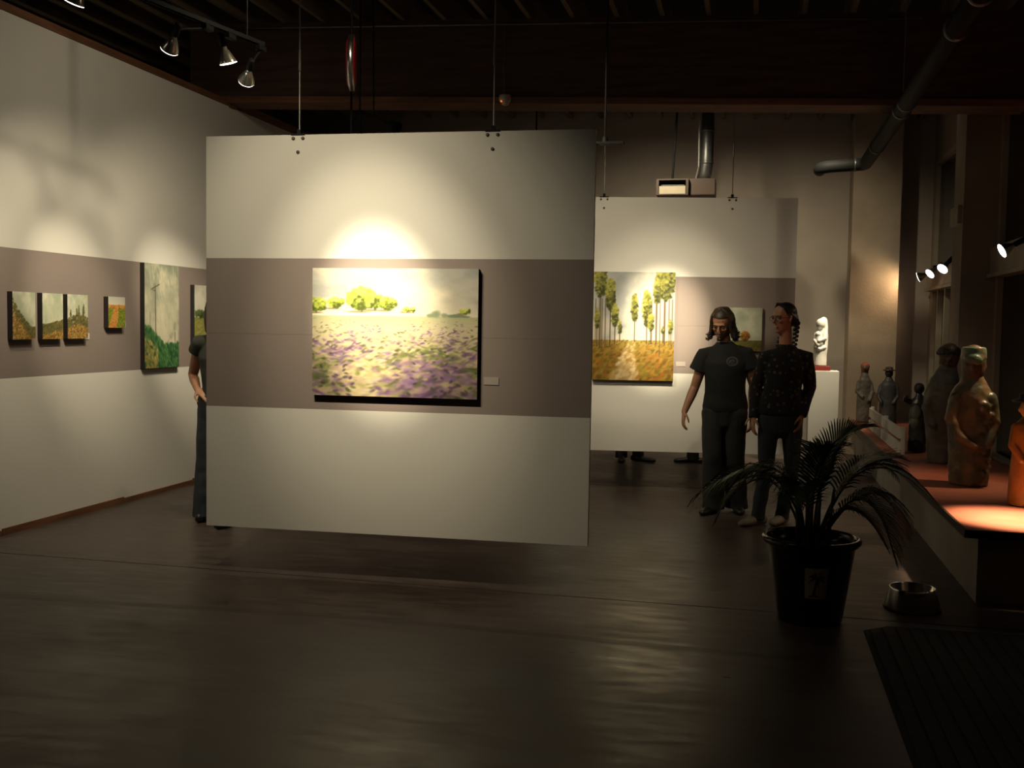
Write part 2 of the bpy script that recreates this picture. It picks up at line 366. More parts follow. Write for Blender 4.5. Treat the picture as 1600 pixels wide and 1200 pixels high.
def art_poplars():
    C = Canvas(150, 196, .77); q = random.Random(8)
    clouds(C, .66, ((160, 162, 162), (206, 200, 186), (214, 206, 190), (142, 146, 150)), 31, 3, 4)
    C.grad([(0, (150, 132, 62)), (.5, (150, 112, 40)), (1, (112, 78, 24))], .63, 1)
    for i in range(900):
        t = q.random(); v = .63+.38*t; u = q.random(); pc = .48-.10*t; w_ = .07+.30*t
        if abs(u-pc) < w_*.5: col = q.choice([(196, 174, 130), (178, 152, 104), (206, 188, 150), (160, 128, 74)])
        else: col = q.choice([(132, 104, 34), (160, 124, 44), (108, 84, 28), (122, 112, 40), (148, 94, 32), (94, 70, 22)])
        C.blob(u, v, .012+.03*t, .006+.012*t, col, .7, q.uniform(-.9, .2))
    G = [(158, 154, 70), (136, 134, 56), (112, 112, 44), (84, 86, 34), (54, 56, 24)]
    def pop(u, v0, v1, vb, ru, sd, n=70):
        C.line(u, v0, u+.003, vb, .006, (84, 62, 40)); C.blob(u, (v0+v1)/2, ru*.85, (v1-v0)*.44, (104, 104, 42), .85, 0, .25); C.foliage(u, (v0+v1)/2, ru, (v1-v0)/2, G, int(n*1.6), .018, sd)
    for u, vb in ((.03, .66), (.075, .68), (.11, .74), (.15, .70), (.21, .69), (.27, .67), (.72, .66), (.77, .68), (.82, .78), (.87, .66), (.93, .67), (.97, .70)): C.line(u, .25, u+.003, vb, .005, (96, 72, 48))
    pop(.09, -.1, .24, .70, .075, 1, 130); pop(.05, .34, .52, .69, .022, 2, 30); pop(.21, .07, .36, .68, .055, 3, 120); pop(.27, .30, .50, .66, .035, 4, 60)
    pop(.33, .46, .56, .64, .014, 5, 14); pop(.51, .20, .46, .64, .034, 6, 70); pop(.66, .17, .50, .66, .05, 7, 120); pop(.71, .38, .54, .66, .03, 8, 40)
    pop(.88, -.12, .26, .67, .12, 9, 260); pop(.78, .05, .30, .66, .04, 10, 60); pop(.95, .44, .56, .66, .018, 11, 20); pop(.86, .50, .56, .65, .012, 12, 10)
    return C
def art_dune(kind):
    C = Canvas(70, 90, .78); q = random.Random(20+kind)
    clouds(C, .8, ((176, 182, 160), (206, 206, 184), (214, 214, 196), (166, 176, 156)), 40+kind, 3, 3)
    def edge(u): return [.12+.62*min(1, u/.8)**.8, .66-.12*max(0, u-.45)*1.6+.02*math.sin(9*u), .55-.10*math.sin(u*3)][kind]
    for i in range(1500):
        u = q.random(); e = edge(u); v = e+(1.02-e)*q.random()**.8; d = v-e
        if d < .22-.0*kind: col = q.choice([(92, 90, 56), (74, 74, 48), (110, 102, 60), (124, 112, 62)])
        else: col = q.choice([(150, 116, 58), (128, 92, 44), (176, 142, 74), (108, 76, 38), (190, 160, 92)])
        C.blob(u, v, .035, .014, col, .8, q.uniform(-1, .3))
    if kind == 2:
        for u, h in ((.15, .16), (.45, .14), (.55, .2), (.8, .27), (.76, .2)):
            for k in range(26): t = q.random(); C.blob(u+q.uniform(-1, 1)*.05*t, edge(u)-h*(1-t), .02, .02, q.choice([(82, 84, 52), (104, 98, 56)]), .85)
    return C
def art_path():
    C = Canvas(46, 60, .8); q = random.Random(31)
    C.grad([(0, (196, 198, 192)), (1, (216, 208, 190))], 0, .27); C.grad([(0, (196, 130, 70)), (1, (178, 130, 60))], .26, 1)
    for i in range(420):
        v = .28+.73*q.random(); u = q.random(); pc = .5-.35*(v-.3); w_ = .10+.14*v
        col = q.choice([(206, 146, 74), (220, 164, 92), (190, 116, 60)]) if (abs(u-pc) < w_ or v < .36) else q.choice([(104, 138, 40), (126, 156, 52), (88, 118, 36)])
        C.blob(u, v, .05, .022, col, .8, q.uniform(-1, 1))
    return C
def art_pole():
    C = Canvas(90, 150, .58); q = random.Random(41)
    clouds(C, .82, ((140, 146, 132), (208, 200, 178), (200, 196, 176), (128, 136, 124)), 52, 4, 6)
    for i in range(160): C.blob(q.random(), q.random()*.7, .05, .012, q.choice([(150, 154, 140), (190, 188, 168), (206, 200, 180)]), .35, q.uniform(.8, 1.6))
    def edge(u): return .60+.18*min(1, max(0, (u-.12)/.45))-.04*max(0, u-.7)
    for i in range(1500):
        u = q.random(); e = edge(u); v = e+(1.02-e)*q.random(); d = v-e
        if u < .38 and v > .68+.35*u and q.random() < .75: col = q.choice([(176, 160, 92), (150, 140, 76), (196, 176, 110)])
        else: col = q.choice([(52, 102, 62), (40, 84, 52), (78, 126, 72), (96, 140, 84), (36, 70, 42)])
        C.blob(u, v, .03, .014, col, .8, q.uniform(.2, 1.5))
    C.line(.30, .24, .31, .66, .011, (82, 62, 54)); C.line(.19, .245, .42, .195, .009, (82, 62, 54)); C.line(.24, .25, .30, .262, .008, (82, 62, 54))
    C.line(.29, .19, .30, .25, .008, (82, 62, 54)); C.line(.15, .46, .15, .60, .006, (130, 122, 110)); C.line(.88, .66, .885, .75, .008, (90, 80, 70))
    return C
def art_meadow():
    C = Canvas(60, 84, .7); q = random.Random(51)
    clouds(C, .6, ((176, 176, 170), (208, 204, 194), (214, 210, 200), (160, 162, 160)), 61, 3, 4)
    C.grad([(0, (128, 132, 70)), (1, (160, 150, 84))], .5, 1)
    for i in range(500): C.blob(q.random(), .52+.5*q.random(), .06, .012, q.choice([(142, 142, 76), (164, 156, 90), (120, 126, 64)]), .7, q.uniform(-.4, .2))
    C.foliage(.3, .45, .3, .05, [(92, 112, 60), (72, 92, 50), (52, 66, 38)], 80, .04, 3); C.foliage(.8, .43, .25, .08, [(92, 112, 60), (72, 92, 50), (52, 66, 38)], 70, .04, 4)
    C.line(.5, .44, .5, .56, .02, (66, 62, 42))
    return C
def art_roundtree():
    C = Canvas(80, 80, 1); q = random.Random(61)
    clouds(C, .77, ((170, 176, 158), (192, 194, 174), (200, 200, 182), (156, 164, 148)), 71, 4, 4)
    C.grad([(0, (112, 112, 60)), (1, (146, 132, 66))], .765, 1)
    for i in range(300): C.blob(q.random(), .78+.24*q.random(), .05, .012, q.choice([(132, 126, 66), (150, 140, 76), (118, 110, 52)]), .7, q.uniform(-.3, .3))
    C.line(0, .768, 1, .768, .012, (84, 88, 62), .8)
    C.foliage(.62, .655, .10, .10, [(190, 142, 60), (164, 112, 44), (130, 88, 36), (98, 64, 28)], 160, .022, 5)
    return C
M_edge = mat('canvas_edge_black', (.012, .010, .012), .6)
m, N, L, P = new_mat('oil_paint'); M_art = m
at_ = N.new('ShaderNodeVertexColor'); at_.layer_name = 'paint'; L.new(at_.outputs[0], P.inputs['Base Color']); P.inputs['Roughness'].default_value = .5
P.inputs['Specular IOR Level'].default_value = .3
tc = N.new('ShaderNodeTexCoord'); nn = N.new('ShaderNodeTexNoise'); nn.inputs['Scale'].default_value = 70; bp = N.new('ShaderNodeBump'); bp.inputs['Strength'].default_value = .25; bp.inputs['Distance'].default_value = .004
L.new(tc.outputs['Object'], nn.inputs['Vector']); L.new(nn.outputs[0], bp.inputs['Height']); L.new(bp.outputs[0], P.inputs['Normal'])
def painting(C, wd, ht, th, loc, rz, label):
    """origin at the lower left of the back; face towards local -Y"""
    p = thing('painting', loc, label, 'painting', 'landscape paintings', rz)
    obj('canvas_sides', B(0, wd, -th, -.001, 0, ht), M_edge, p)
    h, w_ = C.h, C.w
    co = np.stack([C.u*wd, np.full_like(C.u, -th-.0015), (1-C.v)*ht], -1).reshape(-1, 3)
    i = np.arange((h-1)*(w_-1)); a = (i//(w_-1))*w_+i % (w_-1)
    fa = np.stack([a+w_, a+w_+1, a+1, a], -1)
    me = bpy.data.meshes.new('painted_face'); me.from_pydata(co.tolist(), [], fa.tolist())
    ca = me.color_attributes.new('paint', 'FLOAT_COLOR', 'POINT')
    rgba = np.ones((len(co), 4), 'f'); rgba[:, :3] = srgb(np.clip(C.c, 0, 255)).reshape(-1, 3); ca.data.foreach_set('color', rgba.ravel())
    me.materials.append(M_art); o = bpy.data.objects.new('painted_face', me); COL.objects.link(o); o.parent = p
    return p
def on_panel(xa, ya, ang, s, z): return (xa+s*math.cos(ang), ya+s*math.sin(ang), z)
painting(art_lavender(), 1.037, .775, .035, on_panel(-3.347, 5.861, A1, .718, 1.157), A1, 'wide painting of green trees above a lavender field on the nearest panel')
painting(art_poplars(), .775, 1.035, .06, on_panel(-2.025, 9.78, A2, .522, 1.095), A2, 'painting of tall poplar trees along an ochre path, at left of rear panel')
painting(art_roundtree(), .415, .412, .04, on_panel(-2.025, 9.78, A2, 1.708, 1.394), A2, 'small square painting of one round autumn tree behind the walking man')
LWf = LX+.0005
for k, (y0, y1) in enumerate(((6.51, 6.755), (6.835, 7.075), (7.13, 7.385))):
    painting(art_dune(k), y1-y0, .352, .045, (LWf, y0, 1.44), PI/2, ['brushy hillside painting, leftmost of the three matching upright canvases', 'grassy slope painting, middle one of the three matching upright canvases', 'pine-topped slope painting, rightmost of the three matching upright canvases'][k])
painting(art_path(), .235, .262, .045, (LWf, 7.66, 1.528), PI/2, 'tiny painting of an orange path through green fields')
painting(art_pole(), .56, .945, .045, (LWf, 8.19, 1.163), PI/2, 'tall painting of a utility pole above a green hillside')
painting(art_meadow(), .46, .625, .045, (LWf, 9.03, 1.32), PI/2, 'pale meadow painting half hidden by the nearest panel edge')
M_card = mat('card', (.62, .60, .58), .6)
def card(loc, rz, wd, ht, label, m=None):
    c = obj('label_card', B(0, wd, -.003, 0, 0, ht), m or M_card); c.location = loc; c.rotation_euler = (0, 0, rz)
    tag(c, label, 'label card', 'title cards beside the paintings')
M_card2 = mat('pale_card', (.40, .345, .33), .6)
card((LX+.001, 7.405, 1.432), PI/2, .06, .05, 'blank-looking white card at lower right of the three matching canvases')
card((LX+.001, 7.915, 1.53), PI/2, .05, .05, 'white card beside the tiny orange path painting')
card(on_panel(-3.347, 5.86, A1, 1.79, 1.245), A1, .09, .045, 'pale card beside the lavender field painting', M_card2)
card(on_panel(-2.025, 9.778, A2, 1.325, 1.235), A2, .09, .045, 'pale card beside the poplar painting', M_card2)

# ------------------------------------------------------------------ track lighting
m, N, L, P = new_mat('par_lens'); P.inputs['Base Color'].default_value = (1, .95, .85, 1)
P.inputs['Emission Color'].default_value = (1, .93, .80, 1); P.inputs['Emission Strength'].default_value = 9; M_lens = m
M_refl = mat('par_reflector', (.55, .50, .42), .22, .85)
def spot(parent, pos, d, watt, ang, blend, col=WARM, size=.045):
    l = bpy.data.lights.new('lamp_beam', 'SPOT'); l.energy = watt; l.spot_size = math.radians(ang); l.spot_blend = blend; l.color = col; l.shadow_soft_size = size
    o = bpy.data.objects.new('lamp_beam', l); COL.objects.link(o); o.parent = parent
    o.rotation_euler = V(d).to_track_quat('-Z', 'Y').to_euler(); o.location = V(pos)
    return o
def track_light(attach, bulb, aim, core, spill, label, group='track spotlights', col=WARM, core_ang=42, spill_ang=120, yoke=True):
    at_, bu = V(attach), V(bulb); d = (V(aim)-bu).normalized()
    t = thing('spotlight', at_, label, 'spotlight', group)
    lb = bu-at_
    mt = axis_mtx(lb, d)
    bm = bmesh.new(); lathe(bm, [(.001, -.125), (.019, -.125), (.02, -.085), (.026, -.08), (.040, -.05), (.055, -.015), (.0605, 0), (.0605, .006), (.058, .006)], 24, mt)
    b = obj('bulb', bm, M_refl, t, True)
    bm = bmesh.new(); rg = lathe(bm, [(.0600, .0015), (.0595, .009), (.045, .0125), (.022, .0145), (.001, .015)], 24, mt); obj('lens', bm, M_lens, b, True)
    bm = bmesh.new(); lathe(bm, [(.001, -.20), (.020, -.20), (.024, -.19), (.024, -.11), (.021, -.105), (.001, -.105)], 16, mt); obj('socket', bm, M_black, t, True)
    back = lb - d*.155
    bm = bmesh.new(); tube(bm, [back, back*.35+V((0, 0, -.012)), V((0, 0, -.02))], .009, 8)
    obj('arm', bm, M_black, t)
    bm = bmesh.new(); box(bm, -.022, .022, -.05, .05, -.03, .006, bev=.004); obj('adapter', bm, M_black, t)
    spot(t, lb+d*.03, d, core, core_ang, 1.0, col)
    if spill: spot(t, lb+d*.03, d, spill, spill_ang, 1.0, col, .05)
    return t
def track(p0, p1, label, hang):
    p0, p1 = V(p0), V(p1); t = thing('lighting_track', p0, label, 'lighting track', 'ceiling lighting tracks')
    d = (p1-p0); n = d.normalized(); sx = n.cross(V((0, 0, 1))).normalized(); up = sx.cross(n)
    bm = bmesh.new()
    for a, b, c0, c1 in ((-.018, .018, 0, .006), (-.018, -.013, -.022, 0), (.013, .018, -.022, 0)):
        vs = [bm.verts.new(q + sx*s_ + up*h_) for q in (V((0, 0, 0)), d) for s_, h_ in ((a, c0), (b, c0), (b, c1), (a, c1))]
        for q in ((0, 1, 2, 3), (7, 6, 5, 4), (0, 4, 5, 1), (1, 5, 6, 2), (2, 6, 7, 3), (3, 7, 4, 0)): bm.faces.new([vs[i] for i in q])
    obj('rail', bm, M_black, t)
    for s in hang:
        q = d*s; bm = bmesh.new(); tube(bm, [q+V((0, 0, .004)), V((q.x, q.y, zc(p0.x+q.x)-p0.z))], .006, 6); obj('hanger', bm, M_black, t)
    return t
TA, TB = V((-4.05, 4.5, 3.62)), V((-3.53, 6.98, 3.62))
track(TA, TB, 'black track hung beside the left wall, carrying the visible spotlights', (.1, .93))
on_t = lambda k: tuple(TA+(TB-TA)*k + V((0, 0, -.03)))
track_light(on_t(.77), (-3.83, 6.24, 3.40), (-5.33, 7.28, 1.66), 210, 80, 'spotlight nearest the left wall, tilted left on the hung track', core_ang=32, spill_ang=84)
track_light(on_t(.86), (-3.655, 6.70, 3.42), (-3.15, 7.75, .2), 110, 10, 'spotlight with a bright ring, facing down beneath the track middle', core_ang=90)
track_light(on_t(.99), (-3.66, 6.98, 3.36), (-5.33, 8.95, 1.55), 360, 90, 'spotlight at far end of the track, partly behind the ringed one', core_ang=31, spill_ang=84)
track_light(on_t(.45), (-4.17, 5.72, 3.565), (-5.33, 6.0, 1.2), 70, 50, 'spotlight cut off by the top edge of the picture', core_ang=60, spill_ang=100)
TC, TD = V((-3.4, 3.65, 4.12)), V((.6, 3.65, 4.12))
track(TC, TD, 'track overhead in front of the nearest panel, out of view', (.1, .9))
track_light((-2.45, 3.65, 4.09), (-2.42, 3.78, 3.88), (-2.22, 5.9, 1.70), 1350, 300, 'spotlight above the camera aimed at the lavender field', core_ang=18, spill_ang=36)
track_light((-2.9, 3.65, 4.09), (-2.9, 3.78, 3.88), (-2.35, 5.9, 1.62), 200, 0, 'wide spotlight above the camera washing the nearest panel', core_ang=70)
TE, TF = V((-2.5, 6.45, 4.36)), V((1.6, 6.45, 4.36))
track(TE, TF, 'track high between the two panels, out of view', (.1, .9))
track_light((-.2, 6.45, 4.33), (-.2, 6.58, 4.12), (-.86, 9.98, 1.62), 2300, 380, 'spotlight high between the panels aimed at the poplar painting', core_ang=15, spill_ang=28)
track_light((-2.1, 6.45, 4.33), (-2.1, 6.58, 4.12), (-.92, 9.97, 1.45), 290, 0, 'wide spotlight high between the panels washing the rear panel', core_ang=58)
track_light((-2.42, 6.45, 4.33), (-2.46, 6.5, 4.12), (-5.33, 7.8, 2.6), 62, 0, 'wide spotlight high between the panels washing the left wall', core_ang=110)
TG, TH = V((-3.6, 11.3, 4.30)), V((1.9, 11.3, 4.30))
track(TG, TH, 'track hidden behind the dark beam', (.1, .9))
track_light((1.78, 11.3, 4.27), (1.75, 11.36, 4.06), (.80, 12.55, 1.45), 800, 0, 'spotlight behind the beam aimed at the white statue', core_ang=30)
track_light((.4, 11.3, 4.27), (.42, 11.45, 4.08), (.5, 14.5, 1.2), 130, 0, 'spotlight behind the beam washing the back wall by the statue', core_ang=95)
track_light((-1.2, 11.3, 4.27), (-1.2, 11.45, 4.08), (-1.2, 14.5, 1.1), 170, 0, 'spotlight behind the beam washing the back wall past the heater', core_ang=100)
def header_light(y, aim, core, spill, label, x=2.0, z=2.29, col=AMBER, **k):
    return track_light((2.19, y+.02, 2.43), (x, y, z), aim, core, spill, label, 'spotlights on the window headers', col=col, **k)
header_light(13.75, (1.30, 13.98, 2.0), 24, 0, 'farthest small spotlight on the far window header', core_ang=140)
header_light(12.9, (1.2, 12.5, 1.6), 5, 0, 'middle small spotlight on the far window header')
header_light(11.9, (1.25, 11.3, 1.5), 6, 1, 'brightest round spotlight on the far window header', x=1.97)
header_light(9.3, (1.2, 9.2, 1.85), 8, 3, 'spotlight with a clear bell shape on the near window header')
header_light(8.35, (1.52, 8.42, .75), 60, 1, 'spotlight on the near window header beside the capped figure, out of view', x=2.14, core_ang=60)
header_light(6.45, (1.66, 6.86, .45), 1500, 1, 'spotlight on the near window header over the ledge end, out of view', x=2.05, core_ang=30, col=(1, .74, .44))

# ------------------------------------------------------------------ ceiling fixtures, pipes, heater
bm = bmesh.new(); tube(bm, [(LX+.05, 9.66, zc(LX)-.07), (RX-.9, 9.66, zc(RX-.9)-.07)], .011, 8)
cd = tag(obj('conduit', bm, M_galv), 'thin pale conduit running straight across the dark beam', 'conduit')
sd = thing('smoke_detector', (-2.37, 9.67, 3.75), 'cream domed detector with a red light under the dark beam', 'detector')
bm = bmesh.new(); lathe(bm, [(.001, .045), (.055, .045), (.058, .02), (.058, 0), (.050, -.018), (.042, -.022), (.034, -.042), (.018, -.052), (.001, -.054)], 24)
obj('housing', bm, mat('cream_plastic', (.55, .48, .38), .5), sd, True)
bm = bmesh.new(); ell(bm, (-.028, -.040, -.018), .009, .009, .009, seg=10); obj('indicator_light', bm, mat('indicator', (1, .12, .04), .4, emit=1.5), sd, True)
bm = bmesh.new(); tube(bm, [(0, .005, .045), (-.01, .005, zb(-2.37)-3.75+.06), (-.02, .0, zc(-2.37)-3.75-.09)], .006, 6); obj('conduit_drop', bm, M_galv, sd)

ht = thing('unit_heater', (-.85, 12.5, 3.19), 'brown box heater with open louvred front hung above the rear panel', 'heater')
bm = bmesh.new()
for a in ((-.33, .05, -.02, 0, 0, .19), (-.33, -.30, -.02, .45, 0, .19), (.02, .05, -.02, .45, 0, .19), (-.30, .02, -.02, .45, .175, .19), (-.30, .02, -.02, .45, 0, .012)):
    box(bm, *a) if a != (-.33, .05, -.02, 0, 0, .19) else None
obj('casing', bm, mat('heater_brown', (.055, .034, .025), .6), ht)
obj('back_plate', B(-.30, .02, .20, .22, .012, .175), M_black, ht)
bm = bmesh.new(); box(bm, -.295, .015, -.015, 0, .012, .105); obj('louvre', bm, M_cream, ht)
bm = bmesh.new(); box(bm, -.27, .0, -.018, .03, .112, .119); obj('louvre', bm, M_galv, ht)
obj('burner_housing', B(.05, .36, .05, .45, 0, .20, bev=.01), bpy.data.materials['heater_brown'], ht)
bm = bmesh.new(); tube(bm, [(-.15, .1, .19), (-.10, .1, zc(-.95)-3.19)], .014, 8); obj('hanger', bm, M_black, ht)
bm = bmesh.new(); tube(bm, [(.20, .25, .19), (.235, .22, .28), (.25, .2, .42), (.25, .2, zc(-.6)-3.19)], .075, 20); fp = obj('flue', bm, M_galv, ht, True)
for z in (.40, .78):
    bm = bmesh.new(); lathe(bm, [(.076, -.012), (.080, -.008), (.080, .008), (.076, .012)], 20, Matrix.Translation((.25, .2, z))); obj('collar', bm, M_galv, fp, True)
bm = bmesh.new(); tube(bm, [(.12, .18, .2), (.155, .15, .35), (.15, .15, .9), (.145, .15, zc(-.7)-3.19)], .012, 6); obj('gas_line', bm, M_cable, ht)

pp = thing('vent_pipe', (1.16, 12.2, 3.46), 'dark round vent pipe running overhead along the window wall', 'pipe')
r = .07; bm = bmesh.new()
P_ = [(0, -6.6, 0), (0, -3.2, 0), (0, -.12, 0), (-.03, -.03, 0), (-.12, 0, 0), (-.36, 0, -.012), (-.44, .03, -.018), (-.47, .10, -.02), (-.47, .22, -.02)]
tube(bm, P_, r, 20); obj('pipe_run', bm, mat('dark_pipe', (.016, .016, .017), .65, spec=.2), pp, True)
for y_ in (-6.05, -5.35, -3.25, -2.95, -1.2):
    bm = bmesh.new(); lathe(bm, [(r+.001, -.02), (r+.008, -.015), (r+.008, .015), (r+.001, .02)], 24, axis_mtx((0, y_, 0), (0, 1, 0))); obj('collar', bm, M_galv, pp, True)
bm = bmesh.new(); lathe(bm, [(r+.001, -.014), (r+.007, -.01), (r+.007, .01), (r+.001, .014)], 24, axis_mtx((-.10, 0, 0), (1, 0, 0))); obj('collar', bm, M_galv, pp, True)
for y_ in (-5.7, -3.0):
    bm = bmesh.new(); tube(bm, [(0, y_, r), (0, y_, zc(1.16)-3.46)], .004, 6); obj('hanger', bm, M_cable, pp)

rod = thing('pendant_bar', (-1.16, 8.0, 3.03), 'black rod with a short crossbar hanging beside the nearest panel top', 'pendant')
bm = bmesh.new(); tube(bm, [(0, 0, 0), (0, 0, zc(-1.16)-3.03)], .0085, 8); obj('rod', bm, M_black, rod)
bm = bmesh.new(); box(bm, -.15, .15, -.03, .03, -.02, .002, bev=.004); obj('crossbar', bm, M_black, rod)
bm = bmesh.new(); lathe(bm, [(.001, .04), (.02, .04), (.028, .0), (.001, 0)], 12); obj('hub', bm, M_black, rod)
for (x_, y_, z_, lab) in ((-3.20, 7.86, 2.95, 'thin black rod hanging near the red disc'), (-3.62, 9.1, 3.0, 'thin black rod rising behind the nearest panel, right of the red disc'), (-2.45, 11.5, 3.1, 'short black rod seen under the beam near the detector')):
    bm = bmesh.new(); tube(bm, [(x_, y_, z_), (x_, y_, zc(x_)+.28)], .009, 8); tag(obj('hanging_rod', bm, M_black), lab, 'rod', 'thin hanging rods')
rs = thing('round_sign', (-3.10, 7.62, 3.62), 'red round disc with chrome rim hung edge-on before the beam', 'sign')
mt = Matrix.Rotation(math.radians(-72), 4, 'Z') @ Matrix.Rotation(PI/2, 4, 'X')
bm = bmesh.new(); lathe(bm, [(.001, -.03), (.17, -.03), (.20, -.02), (.20, .02), (.17, .035), (.001, .05)], 40, mt); obj('disc', bm, mat('red_enamel', (.22, .012, .018), .3), rs, True)
bm = bmesh.new(); lathe(bm, [(.198, -.022), (.212, -.018), (.212, .018), (.198, .022)], 40, mt); obj('rim', bm, M_steel, rs, True)
dl = thing('dark_lamp_shade', (-3.3, 9.2, 3.42), 'small black lamp head tilted on a thin stem under the beam', 'lamp')
bm = bmesh.new(); lathe(bm, [(.02, -.1), (.035, -.08), (.07, .02), (.065, .02), (.03, -.07), (.001, -.07)], 20, axis_mtx((0, 0, 0), (.8, -.1, -.45))); obj('shade', bm, M_black, dl, True)
bm = bmesh.new(); tube(bm, [(-.09, .01, .05), (-.24, .05, .15), (-.26, .06, zc(-3.5)-3.42+.28)], .007, 6); obj('stem', bm, M_black, dl)

# ------------------------------------------------------------------ pedestal with the white statue
pd = thing('pedestal', (.81, 12.5, 0), 'white box pedestal under the white stone statue', 'pedestal')
obj('box', B(-.165, .165, -.165, .165, .07, 1.135, bev=.004), mat('pedestal_white', (.68, .66, .63), .6), pd)
obj('plinth', B(-.145, .145, -.145, .145, 0, .07), M_black, pd)
M_stone = mat('white_stone', (.80, .78, .74), .5, c2=(.70, .68, .64), scale=12, bump=.15, bscale=40)
st = thing('statue', (.765, 12.5, 1.135), 'white stone mother and child statue on a dark red base', 'statue')
obj('base', B(-.12, .115, -.10, .10, 0, .052, bev=.004), mat('dark_red_base', (.20, .022, .016), .5), st)
bm = bmesh.new()
loft(bm, [((.0, 0, .055), .078, .075), ((0, 0, .18), .076, .072), ((.005, 0, .27), .080, .075), ((.012, .01, .33), .075, .07), ((.018, .012, .42), .070, .062), ((.015, .01, .49), .05, .05)], 20, False)     # robed body
ell(bm, (-.005, -.025, .545), .052, .056, .062)                # bowed veiled head
loft(bm, [((.03, .02, .58), .045, .05), ((.048, .02, .50), .035, .055), ((.055, .01, .38), .03, .055), ((.05, .0, .30), .025, .05)], 14)     # veil down the back
ell(bm, (-.032, -.068, .425), .034, .03, .034); loft(bm, [((-.03, -.06, .40), .035, .03), ((-.012, -.062, .32), .045, .036)], 12)   # the child
loft(bm, [((.05, -.03, .45), .026, .026), ((.045, -.075, .37), .024, .024), ((-.02, -.095, .345), .018, .018)], 10)      # arm round the child
loft(bm, [((-.05, -.02, .43), .022, .022), ((-.068, -.06, .35), .02, .02), ((-.03, -.088, .30), .018, .018)], 10)
loft(bm, [((-.05, -.06, .27), .022, .02), ((-.01, -.075, .25), .022, .02), ((.045, -.06, .27), .022, .02)], 10)
solid('mother_and_child', bm, .006, 3, M_stone, st)

# ------------------------------------------------------------------ sculptures on the ledge
LZ = .456
M_cer = mat('glazed_ceramic', (.25, .175, .095), .34, c2=(.10, .11, .075), scale=9, bump=.5, bscale=28, detail=6, lo=.40, hi=.58)
M_cer2 = mat('dull_ceramic', (.19, .17, .135), .5, c2=(.10, .10, .085), scale=8, bump=.5, bscale=26, detail=6)
M_cap = mat('green_glaze', (.13, .22, .16), .3, c2=(.20, .13, .07), scale=12, bump=.3, lo=.45, hi=.6)
M_darkc = mat('dark_ceramic', (.025, .023, .022), .4, c2=(.05, .035, .025), scale=14)
M_org = mat('orange_ceramic', (.34, .15, .022), .35, c2=(.26, .11, .018), scale=9, bump=.3)
M_skin_c = mat('brown_clay', (.16, .10, .06), .45, c2=(.10, .065, .045), scale=14, bump=.3)
s = thing('sculpture', (1.62, 8.33, LZ), 'big ceramic robed figure in a flat green-topped cap, nearest the capped pair', 'sculpture', 'ceramic figures on the ledge')
bm = bmesh.new()
loft(bm, [((0, 0, 0), .135, .12), ((0, 0, .06), .142, .125), ((0, .0, .30), .155, .13), ((.0, 0, .50), .168, .135), ((.0, 0, .62), .166, .13), ((.0, 0, .70), .145, .115), ((0, 0, .76), .105, .09), ((0, 0, .82), .074, .075)], 28, False)
loft(bm, [((-.12, -.06, .66), .05, .05), ((-.155, -.09, .50), .05, .05), ((-.10, -.14, .36), .042, .04), ((.0, -.15, .30), .03, .03)], 12)
loft(bm, [((.12, -.05, .66), .05, .05), ((.15, -.07, .48), .045, .048), ((.10, -.125, .32), .036, .036)], 12)
for k in range(9): ell(bm, (.085+.03*math.sin(k), -.125, .10+.055*k), .02, .014, .022)
ell(bm, (.065, -.115, .60), .045, .03, .045)
solid('robe', bm, .009, 2, M_cer, s, disp=.006, dscale=.05)
bm = bmesh.new(); loft(bm, [((0, -.005, .80), .066, .068), ((0, -.01, .86), .082, .085), ((0, -.012, .93), .088, .092), ((0, -.01, .97), .088, .09)], 24)
ell(bm, (-.02, -.1, .885), .018, .022, .03); ell(bm, (-.02, -.085, .845), .035, .02, .012); ell(bm, (.08, -.02, .89), .015, .02, .03); ell(bm, (-.055, -.085, .915), .022, .015, .01); ell(bm, (.02, -.092, .915), .022, .015, .01)
solid('head', bm, .007, 2, M_skin_c, s)
bm = bmesh.new(); loft(bm, [((0, -.01, .95), .092, .095), ((0, -.01, 1.0), .090, .093), ((0, -.008, 1.03), .086, .089), ((0, -.008, 1.04), .074, .078)], 24, False, False); loft(bm, [((-.01, -.06, .958), .075, .06), ((-.015, -.075, .95), .07, .05)], 16)
solid('cap', bm, .007, 2, M_cap, s)
s = thing('sculpture', (1.66, 9.66, LZ), 'big dull grey robed figure standing behind the green-capped one', 'sculpture', 'ceramic figures on the ledge')
bm = bmesh.new()
loft(bm, [((0, 0, 0), .125, .11), ((-.01, 0, .25), .14, .12), ((-.015, 0, .45), .160, .13), ((-.015, 0, .60), .160, .13), ((-.005, 0, .72), .125, .11), ((.01, 0, .80), .09, .085), ((.02, 0, .86), .07, .07)], 26, False)
loft(bm, [((-.12, -.05, .66), .045, .045), ((-.16, -.07, .48), .045, .045), ((-.11, -.11, .34), .036, .036)], 12)
solid('robe', bm, .009, 2, M_cer2, s, disp=.006, dscale=.05)
bm = bmesh.new(); loft(bm, [((.02, -.01, .84), .062, .066), ((.02, -.01, .92), .084, .09), ((.02, -.01, .97), .086, .09)], 20); ell(bm, (.0, -.10, .90), .015, .02, .025); ell(bm, (0, -.088, .865), .03, .015, .01)
solid('head', bm, .007, 2, M_skin_c, s)
bm = bmesh.new(); ell(bm, (.02, .0, .985), .098, .10, .055); loft(bm, [((.02, .06, .97), .08, .04), ((.02, .07, .87), .07, .035)], 14)
for k in range(14): a = k*PI/7; ell(bm, (.02+.088*math.cos(a), .088*math.sin(a), .965), .022, .022, .022, seg=8)
solid('hair', bm, .008, 2, M_darkc, s)
s = thing('sculpture', (1.80, 7.44, LZ), 'orange glazed figure at the ledge end, cut by the picture edge', 'sculpture', 'ceramic figures on the ledge')
